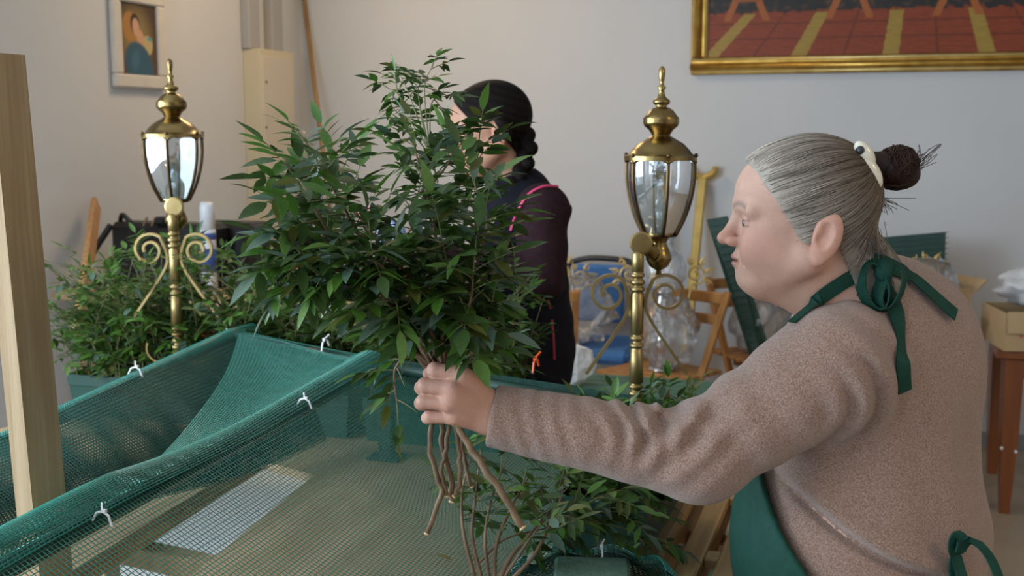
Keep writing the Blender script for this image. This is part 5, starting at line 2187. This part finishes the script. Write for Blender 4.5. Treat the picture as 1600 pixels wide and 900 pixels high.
# sweater
xs = axis(-.09, .90, .0045)
ys = axis(1.42, 2.12, .0055)
zs = axis(.72, 1.42, .0045)
V, F = polygonise(knit_body, xs, ys, zs)
person_mesh('sweater', V, F, 'knit', W1)
# trousers and shoes
V, F = polygonise(lambda p: np.maximum(legs(p, .016), np.maximum(.09 - p[:, 2], p[:, 2] - .80)), axis(.25, .85, .012), axis(1.4, 2.1, .012), axis(.05, .84, .014))
person_mesh('trousers', V, F, 'trousers_dark', W1)
for s in (-1, 1):
    a = HIP + TA[:, 0] * .10 * s
    def shoe(p, a=a):
        d = smin(ell(p, (a[0] + TA[0, 1] * .06, a[1] + TA[1, 1] * .06, .035), (.045, .13, .04), TA), cone(p, (a[0], a[1], .04), (a[0], a[1], .09), .05, .045), .03)
        return np.maximum(d, .002 - p[:, 2])
    V, F = polygonise(shoe, axis(a[0] - .25, a[0] + .2, .01), axis(a[1] - .2, a[1] + .25, .01), axis(-.02, .16, .01))
    person_mesh('shoe', V, F, 'shoe_dark', W1)


# apron: front panel over the sweater, straps and bows
def apron(p):
    q = (p - CH.astype(np.float32)) @ TA
    up = p[:, 2]
    hipd = smin(torso(p, .016), ell(p, HIP, (.215, .185, .24), TA), .06)
    sh = np.abs(hipd) - .0060
    edge = np.clip(-.010 + (up - .897) * .95, -.06, .15)
    side = edge - q[:, 1]
    return np.maximum(np.maximum(sh, side), np.maximum(.50 - up, up - 1.16))


V, F = polygonise(apron, axis(.15, .85, .005), axis(1.45, 2.1, .006), axis(.48, 1.18, .006))
ap = person_mesh('apron', V, F, 'apron_green', W1)


def strap_on(pix, width, off, f, name, m, parent, v0=1.2, v1=2.4, thick=.0022, n=24, relax=True):
    pts = [march(px, py, f, v0, v1, off) for px, py in pix]
    Q = smooth_path(pts, n)
    nr = [grad(f, q) for q in Q]
    return MB().ribbon([tuple(UW(q)) for q in Q], width, [tuple(UW(k)) for k in nr], thick).build(name, m, parent, smooth=False)


def both(p):
    return np.minimum(knit_body(p), headneck(p))


# neck band from the front round to the bow at the nape
strap_on([(1236, 503), (1262, 482), (1290, 460), (1320, 440), (1350, 424), (1376, 414)], .022, .004, both, 'neck_strap', 'apron_green', ap)
strap_on([(1366, 408), (1392, 416), (1425, 432), (1456, 458), (1478, 478), (1494, 492)], .024, .010, both, 'bow_tail', 'apron_green', ap)
strap_on([(1384, 446), (1398, 480), (1406, 520), (1411, 565), (1414, 612)], .0225, .004, both, 'bow_tail', 'apron_green', ap)
kn = march(1378, 432, both, 1.2, 2.2, .012)
for (ax_, ay_, rx, ry, rot, nm) in ((-.012, -.012, .020, .036, .25, 'bow_loop'), (.010, -.016, .016, .032, -.35, 'bow_loop')):
    pts = []
    for t in np.linspace(0, 2 * math.pi, 22):
        x, z = rx * math.sin(t), ry * math.cos(t)
        x, z = x * math.cos(rot) - z * math.sin(rot), x * math.sin(rot) + z * math.cos(rot)
        pts.append(kn + np.array([ax_ + x, -.006 - .006 * math.sin(t / 2), ay_ + z]))
    ct = np.mean(pts, axis=0)
    MB().ribbon([tuple(UW(q)) for q in pts], .019, [tuple(UW(q - ct + np.array([0, -.012, 0]))) for q in pts], .0025).build(nm, 'apron_green', ap)
MB().ball(UW(kn + np.array([0, -.008, .010])), (.014, .012, .017), 12, 8).build('bow_knot', 'apron_green', ap, smooth=True)
# bow of the waist ties low on the back
wk = march(1488, 862, knit_body, 1.3, 2.4, .006)
for pix in ([(0, 0), (-10, -18), (-6, -38), (6, -34), (4, -10)], [(4, -4), (22, -34), (40, -22), (46, 20), (40, 60)], [(0, 0), (8, 26), (16, 60)], [(0, 0), (-2, 30), (4, 66)]):
    Q = smooth_path([wk + np.array([a / 1500, -.012 - .0006 * i * abs(a), -b2 / 1300]) for i, (a, b2) in enumerate(pix)], 16)
    MB().ribbon([tuple(UW(q)) for q in Q], .017, [tuple(UW(np.array([.35, -1, .1]))) for q in Q], .003).build('waist_tie', 'apron_green', ap)

# hair: a close cap drawn back to the tie, single hairs over it, bun and clip


def hair_region(q):
    f, s, u = q[:, 0], np.abs(q[:, 1]), q[:, 2]
    A = f - (.072 - .60 * (.085 - u)) + .35 * np.maximum(s - .05, 0)
    A = np.maximum(A, f - .072 + .25 * s * s / .05)
    low = np.minimum(.012 - u + 0 * f, np.maximum(np.maximum(f - (-.048 + .42 * (u + .01)), -.118 - u), -9))
    side = np.maximum(-(f + .026), -.028 - u)
    low = np.minimum(low, side)
    return np.maximum(A, low)


def hair_cap(p):
    return smax(headneck(p, False) - .0065, hair_region(toh(p)) * HS, .006)


V, F = polygonise(hair_cap, axis(HC[0] - .12, HC[0] + .18, .003), axis(HC[1] - .12, HC[1] + .13, .0035), axis(HC[2] - .16, HC[2] + .13, .003))
TIE = np.array([-.104, .010, .078])


def hair_cols(q, n):
    """silvery at the hairline, browner towards the tie and the nape"""
    dt = np.linalg.norm(q - TIE, axis=-1)
    k = np.clip((dt - .035) / .125, 0, 1)[..., None] ** 1.3
    c = np.array([.115, .080, .052]) * (1 - k) + np.array([.47, .41, .345]) * k
    nape = np.clip((-.02 - q[..., 2]) / .06, 0, 1)[..., None] * np.clip((-.02 - q[..., 0]) / .03, 0, 1)[..., None]
    c = c * (1 - .62 * nape) + np.array([.12, .11, .10]) * .62 * nape
    return c * n


q = toh(V.astype(np.float32))
ncap = np.array([1 + .35 * mnoise.noise(Vector((a * 18, b2 * 60, c * 60))) for a, b2, c in q])[:, None]
hr = person_mesh('hair', V, F, 'hair', W1, cols=hair_cols(q, .8 * ncap))
# single hairs
rs = np.random.default_rng(3)
C0 = np.array([-.02, 0, .02])
dirs = rs.normal(size=(9000, 3))
dirs /= np.linalg.norm(dirs, axis=1, keepdims=True)


def onto(D, off, n=9):
    r = np.full(len(D), .10)
    for _ in range(n):
        pts = h2w(C0 + D * r[:, None]).astype(np.float32)
        r = r - (headneck(pts, False) / HS - off) * .9
    return C0 + D * r[:, None]


Sp = onto(dirs, .006)
okm = (hair_region(Sp.astype(np.float32)) < .010 * rs.random(len(Sp)) ** 2)
Sp = Sp[okm][:3600]
M_ = 16
t = np.linspace(0, 1, M_)[None, :, None]
tieD = TIE - C0
tieD = tieD / np.linalg.norm(tieD)
D0 = (Sp - C0)
D0 /= np.linalg.norm(D0, axis=1, keepdims=True)
om = np.arccos(np.clip(D0 @ tieD, -1, 1))[:, None, None]
so = np.sin(om) + 1e-6
tt = t * (.93 + .07 * rs.random((len(Sp), 1, 1)))
Dp = np.sin((1 - tt) * om) / so * D0[:, None, :] + np.sin(tt * om) / so * tieD
sag = np.sin(np.pi * tt) * .10 * om
Dp = Dp + sag * np.array([0, 0, -1.0]) * (D0[:, None, 2:3] < .55)
Dp /= np.linalg.norm(Dp, axis=2, keepdims=True)
lift = rs.uniform(.0062, .0095, size=(len(Sp), 1)) + .004 * np.clip(np.linspace(0, 1, M_)[None] - .8, 0, 1)
Pp = onto(Dp.reshape(-1, 3), np.repeat(lift[:, :1], M_, 1).ravel() if lift.shape[1] == 1 else lift.ravel(), 8).reshape(len(Sp), M_, 3)
cc = hair_cols(Pp, rs.choice([.45, .8, 1.0, 1.2, 1.45], size=(len(Sp), 1, 1)))
Vh, Fh, Ch = strands(h2w(Pp.reshape(-1, 3)).reshape(Pp.shape), np.full(len(Sp), .00055), cc, 3)
o = person_mesh('hair_strands', Vh, Fh, 'hair', hr, cols=Ch)
o['kind'] = 'stuff'
# bun: coiled dark locks
BUN = J(1402, 262, 1.640)
paths, cl = [], []
for i in range(420):
    a0 = rs.uniform(0, 2 * math.pi)
    rr = rs.uniform(.6, 1.0)
    tilt = rs.normal() * .45
    n0 = np.array([math.cos(tilt) * math.cos(rs.normal() * .5), math.sin(rs.normal() * .6), math.sin(tilt)])
    n0 /= np.linalg.norm(n0)
    e1 = np.cross(n0, [0, 0, 1.0]); e1 /= np.linalg.norm(e1)
    e2 = np.cross(n0, e1)
    ax0 = rs.uniform(-.018, .018)
    al = np.linspace(a0, a0 + rs.uniform(1.2, 2.6), 12)
    rad = math.sqrt(max(.030 ** 2 - ax0 ** 2 * .8, 1e-4)) * (1 + .05 * rs.normal())
    paths.append(BUN + n0 * ax0 + (np.cos(al)[:, None] * e1 + np.sin(al)[:, None] * e2) * rad)
    k = rs.uniform(.6, 1.6)
    cl.append(np.repeat(np.array([[.030, .012, .008]]) * k, 12, 0))
def bunf(p):
    d = ell(p, BUN, (.030, .030, .029))
    d = smin(d, ell(p, BUN + np.array([.010, 0, -.010]), (.022, .026, .020)), .006)
    d = smin(d, cone(p, J(1362, 258, 1.64), BUN, .020, .020), .01)
    return d
Vb, Fb = polygonise(bunf, axis(BUN[0] - .06, BUN[0] + .05, .0025), axis(BUN[1] - .045, BUN[1] + .05, .003), axis(BUN[2] - .05, BUN[2] + .05, .0025))
Vs, Fs, Cs = strands(np.array(paths), np.full(len(paths), .0009), np.array(cl), 3)
person_mesh('bun', np.vstack([Vb, Vs]), [tuple(x) for x in Fb] + [tuple(x + len(Vb)) for x in Fs], 'hair', hr, cols=np.vstack([np.repeat([[.022, .009, .006]], len(Vb), 0), Cs]))
# loose wisps
paths, cl = [], []
for i in range(16):
    e = (1448 + rs.normal() * 12, 240 + rs.normal() * 10)
    a = J(1428, 262 + rs.normal() * 5, 1.64)
    b2 = J(e[0], e[1], 1.64 + rs.normal() * .01)
    c = J(1432 + rs.normal() * 8, 258 + rs.normal() * 9, 1.64)
    paths.append(smooth_path([a, (a + b2) / 2 + rs.normal(size=3) * .004, b2, c] if i < 9 else [a, (a + b2) / 2, b2], 14))
    cl.append(np.repeat([[.05, .03, .022]], 14, 0))
for i in range(16):
    a = J(1358 + rs.normal() * 4, 282 + rs.normal() * 5, 1.615)
    e = J(1398 + rs.normal() * 14, 326 + rs.normal() * 7, 1.63)
    paths.append(smooth_path([a, J(1376 + rs.normal() * 2, 308 + rs.normal() * 2, 1.622), e], 14))
    cl.append(np.repeat([[.03, .018, .014]], 14, 0))
for i in range(60):
    a = J(1352 + rs.normal() * 14, 372 + rs.normal() * 18, 1.60 + rs.normal() * .012)
    e = J(1366 + rs.normal() * 12, 408 + rs.normal() * 14, 1.625)
    paths.append(smooth_path([a, (a + e) / 2 + np.array([.004, -.004, 0]), e], 14))
    cl.append(np.repeat([[.16, .14, .12]], 14, 0))
Vw, Fw, Cw = strands(np.array(paths), np.full(len(paths), .0005), np.array(cl), 3)
o = person_mesh('loose_hair', Vw, Fw, 'hair', hr, cols=Cw)
o['kind'] = 'stuff'
# dark tie and ivory clip
tc = J(1358, 262, 1.628)
rotm = Matrix.Rotation(R(YAW), 3, 'Z') @ Matrix.Rotation(R(-32), 3, 'Y')
MB().lathe([(.020, -.008), (.027, -.006), (.028, .004), (.021, .008)], UW(tc + np.array([-.002, .012, 0])), 20, rotm @ Matrix.Rotation(R(90), 3, 'Y')).build('hair_tie', 'hairband_dark', hr, smooth=True)
cp = MB()
cp.ball(UW(J(1351, 242, 1.600)), (.013, .010, .022), 14, 10, rot=rotm)
cp.ball(UW(J(1360, 270, 1.596)), (.014, .010, .026), 14, 10, rot=rotm)
cp.ball(UW(J(1352, 256, 1.598)), (.009, .007, .009), 12, 8)
clip = cp.build('hair_clip', 'hairclip_ivory', hr, smooth=True)
MB().ball(UW(J(1344, 235, 1.594)), (.0065, .005, .0065), 12, 8).build('clip_stone', 'hairclip_dark', clip, smooth=True)

# ------------------------------------------------------------------ dark haired woman behind the platform
H2 = J(762, 207, 3.10).astype(np.float32)
HB = frame(4, 14)
T2 = frame(12)
T2 = np.stack([T2[:, 1], T2[:, 0], T2[:, 2]], 1)


def toh2(p):
    return (p - H2) @ HB


NB0, NB1 = J(790, 240, 3.12), J(808, 290, 3.13)
S1, E1, W1_ = J(848, 330, 2.99), J(845, 432, 2.93), J(672, 396, 2.89)
S2_, E2_, W2_ = J(828, 318, 3.29), J(800, 420, 3.32), J(680, 420, 3.08)


def hn2(p):
    return smin(head_sdf(toh2(p), .95), cone(p, NB0, NB1, .052, .062), .025)


def torso2(p, g=0.0):
    d = ell(p, J(812, 400, 3.14), (.185 + g, .125 + g, .24 + g), T2)
    d = smin(d, cone(p, NB1 + np.array([0, 0, -.03]), S1 + np.array([0, .03, -.01]), .055 + g, .062 + g), .05)
    d = smin(d, cone(p, NB1 + np.array([0, 0, -.03]), S2_ + np.array([0, -.03, -.01]), .055 + g, .062 + g), .05)
    d = smin(d, ell(p, J(812, 545, 3.14), (.185 + g, .150 + g, .22 + g), T2), .08)
    return d


def arms2(p, g=0.0):
    a = smin(cone(p, S1, E1, .070 + g, .056 + g), cone(p, E1, W1_, .054 + g, .036 + g), .03)
    b2 = smin(cone(p, S2_, E2_, .066 + g, .052 + g), cone(p, E2_, W2_, .052 + g, .036 + g), .03)
    return np.minimum(a, b2)


def fist(p, w):
    mc = [w + np.array([-.07, .0, .028]), w + np.array([-.074, .0, .009]), w + np.array([-.072, .0, -.010]), w + np.array([-.064, .0, -.028])]
    pi = [k + np.array([-.030, .014, -.004]) for k in mc]
    di = [k + np.array([.002, .024, 0]) for k in pi]
    ti = [k + np.array([.018, .008, 0]) for k in di]
    th = [w + np.array([-.02, .02, .012]), w + np.array([-.045, .038, .03]), w + np.array([-.07, .046, .034]), w + np.array([-.094, .044, .030])]
    return hand_sdf(p, w + np.array([-.012, 0, 0]), mc, pi, di, ti, th)


HIP2 = J(815, 600, 3.14)
HIP2[2] = .84


def legs2(p, g=0.0):
    d = np.full(len(p), 9.0, np.float32)
    for s in (-1, 1):
        h = HIP2 + T2[:, 0] * .09 * s
        k = np.array([h[0], h[1], .46])
        a = np.array([h[0], h[1], .085])
        d = smin(d, smin(cone(p, h, k, .092 + g, .060 + g), cone(p, k, a, .058 + g, .04 + g), .03), .02)
        if g == 0:
            d = smin(d, cone(p, (a[0], a[1], .045), (a[0] + T2[0, 1] * .14, a[1] + T2[1, 1] * .14, .03), .036, .028), .02)
    return d


def body2(p):
    d = smin(hn2(p), torso2(p, -.012), .03)
    d = smin(d, arms2(p, -.016), .03)
    d = smin(d, np.minimum(fist(p, W1_), fist(p, W2_)), .012)
    return smin(d, legs2(p), .03)


xs = axis(-.40, .25, .0065, [(H2[0] - .12, H2[0] + .08, .0035)])
ys = axis(2.80, 3.46, .007, [(3.02, 3.18, .0045)])
zs = axis(-.01, 1.70, .008, [(0, .8, .014), (H2[2] - .12, H2[2] + .08, .0035)])
V, F = polygonise(body2, xs, ys, zs)
cols = skin_cols(V, toh2, (.50, .26, .17), (.40, .13, .11), (.03, .02, .015), (.05, .03, .02))
WB = person_mesh('person', V, F, 'skin', at=UW(np.array([HIP2[0], HIP2[1], 0])), cols=cols)
tag(WB, 'dark haired woman with a low braid, black vest with pink piping, behind the held branches', 'person')
eyes(lambda q: np.asarray(q) @ HB.T + H2, WB, 1.0)
V, F = polygonise(lambda p: np.maximum(torso2(p, .006), .62 - p[:, 2]) - .0015 * np.sin(p[:, 2] * 70 + p[:, 0] * 30), axis(-.30, .25, .006), axis(2.85, 3.45, .008), axis(.60, 1.50, .008))
vest = person_mesh('vest', V, F, 'vest_black', WB)


def slv(p):
    d = arms2(p, .004) - .004 * np.sin(p[:, 2] * 55 + p[:, 0] * 20) * (p[:, 2] < 1.35)
    return np.maximum(d, np.maximum(W1_[0] - .002 - p[:, 0], -9))


V, F = polygonise(slv, axis(-.30, .25, .006), axis(2.78, 3.45, .007), axis(.95, 1.50, .006))
person_mesh('sleeves', V, F, 'sleeve_plum', WB)
V, F = polygonise(lambda p: np.maximum(legs2(p, .016), np.maximum(.09 - p[:, 2], p[:, 2] - .86)), axis(-.25, .3, .014), axis(2.85, 3.45, .014), axis(.05, .9, .016))
person_mesh('trousers', V, F, 'trousers_dark', WB)
for s in (-1, 1):
    a = HIP2 + T2[:, 0] * .09 * s
    def shoe(p, a=a):
        d = smin(ell(p, (a[0] + T2[0, 1] * .06, a[1] + T2[1, 1] * .06, .035), (.045, .13, .04), T2), cone(p, (a[0], a[1], .04), (a[0], a[1], .09), .05, .045), .03)
        return np.maximum(d, .002 - p[:, 2])
    V, F = polygonise(shoe, axis(a[0] - .25, a[0] + .2, .012), axis(a[1] - .2, a[1] + .25, .012), axis(-.02, .16, .012))
    person_mesh('shoe', V, F, 'shoe_dark', WB)


def all2(p):
    return np.minimum(torso2(p, .006), arms2(p, .004))


for pix, w_, mm in (([(872, 291), (850, 291), (828, 302), (812, 324), (800, 352), (793, 380), (788, 415)], .006, 'piping_pink'),
                    ([(846, 436), (858, 475), (864, 520), (866, 562)], .006, 'piping_red'),
                    ([(806, 470), (800, 510), (794, 560)], .007, 'piping_red')):
    strap_on(pix, w_, .004, all2, 'piping', mm, vest, 2.6, 3.6, .004)


def cap2(p):
    q = toh2(p)
    f, s, u = q[:, 0], np.abs(q[:, 1]), q[:, 2]
    A = f - (.058 - .62 * (.085 - u))
    low = np.minimum(.030 - u, np.maximum(f + .045 - .35 * (u + .02), -.10 - u))
    return smax(hn2(p) - .010, np.maximum(A, low), .008)


V, F = polygonise(cap2, axis(H2[0] - .14, H2[0] + .18, .004), axis(H2[1] - .13, H2[1] + .13, .005), axis(H2[2] - .16, H2[2] + .15, .004))
hb = person_mesh('hair', V, F, 'hair_dark', WB, cols=np.repeat([[.008, .005, .0045]], len(V), 0) * (1 + .4 * np.sin(V[:, 2:3] * 300 + V[:, 0:1] * 80)))
bp_ = [J(800, 190, 3.12), J(816, 205, 3.10), J(824, 228, 3.08), J(820, 255, 3.06), J(808, 280, 3.05), J(798, 300, 3.03), J(792, 318, 3.02)]


def braid(p):
    d = np.full(len(p), 9.0, np.float32)
    Q = smooth_path(bp_, 15)
    for i, c in enumerate(Q):
        r = .026 - .0009 * i
        o = .008 * (1 if i % 2 else -1)
        d = smin(d, np.linalg.norm(p - (c + np.array([o, 0, 0])).astype(np.float32), axis=1) - r, .006)
    return d


V, F = polygonise(braid, axis(-.10, .12, .004), axis(2.95, 3.2, .005), axis(1.25, 1.65, .004))
person_mesh('braid', V, F, 'hair_dark', hb, cols=np.repeat([[.007, .0045, .004]], len(V), 0))
MB().ball(UW(J(794, 221, 3.02)), .004, 8, 6).build('earring', 'gilt_bright', WB, smooth=True)

# pale blue cloth in her hands
ch = W1_ + np.array([-.085, .02, .03])
cl_ = crumple(MB(), UW(W1_ + np.array([-.095, .0, .035])), (.042, .03, .05), .3, 6.1, 20, 14, 1.5)
o = cl_.build('folded_cloth', 'cloth_blue', at=UW(W1_ + np.array([-.095, 0, .0])), smooth=True)
tag(o, 'small pale blue cloth in the hand of the dark haired woman, behind the branches', 'cloth')
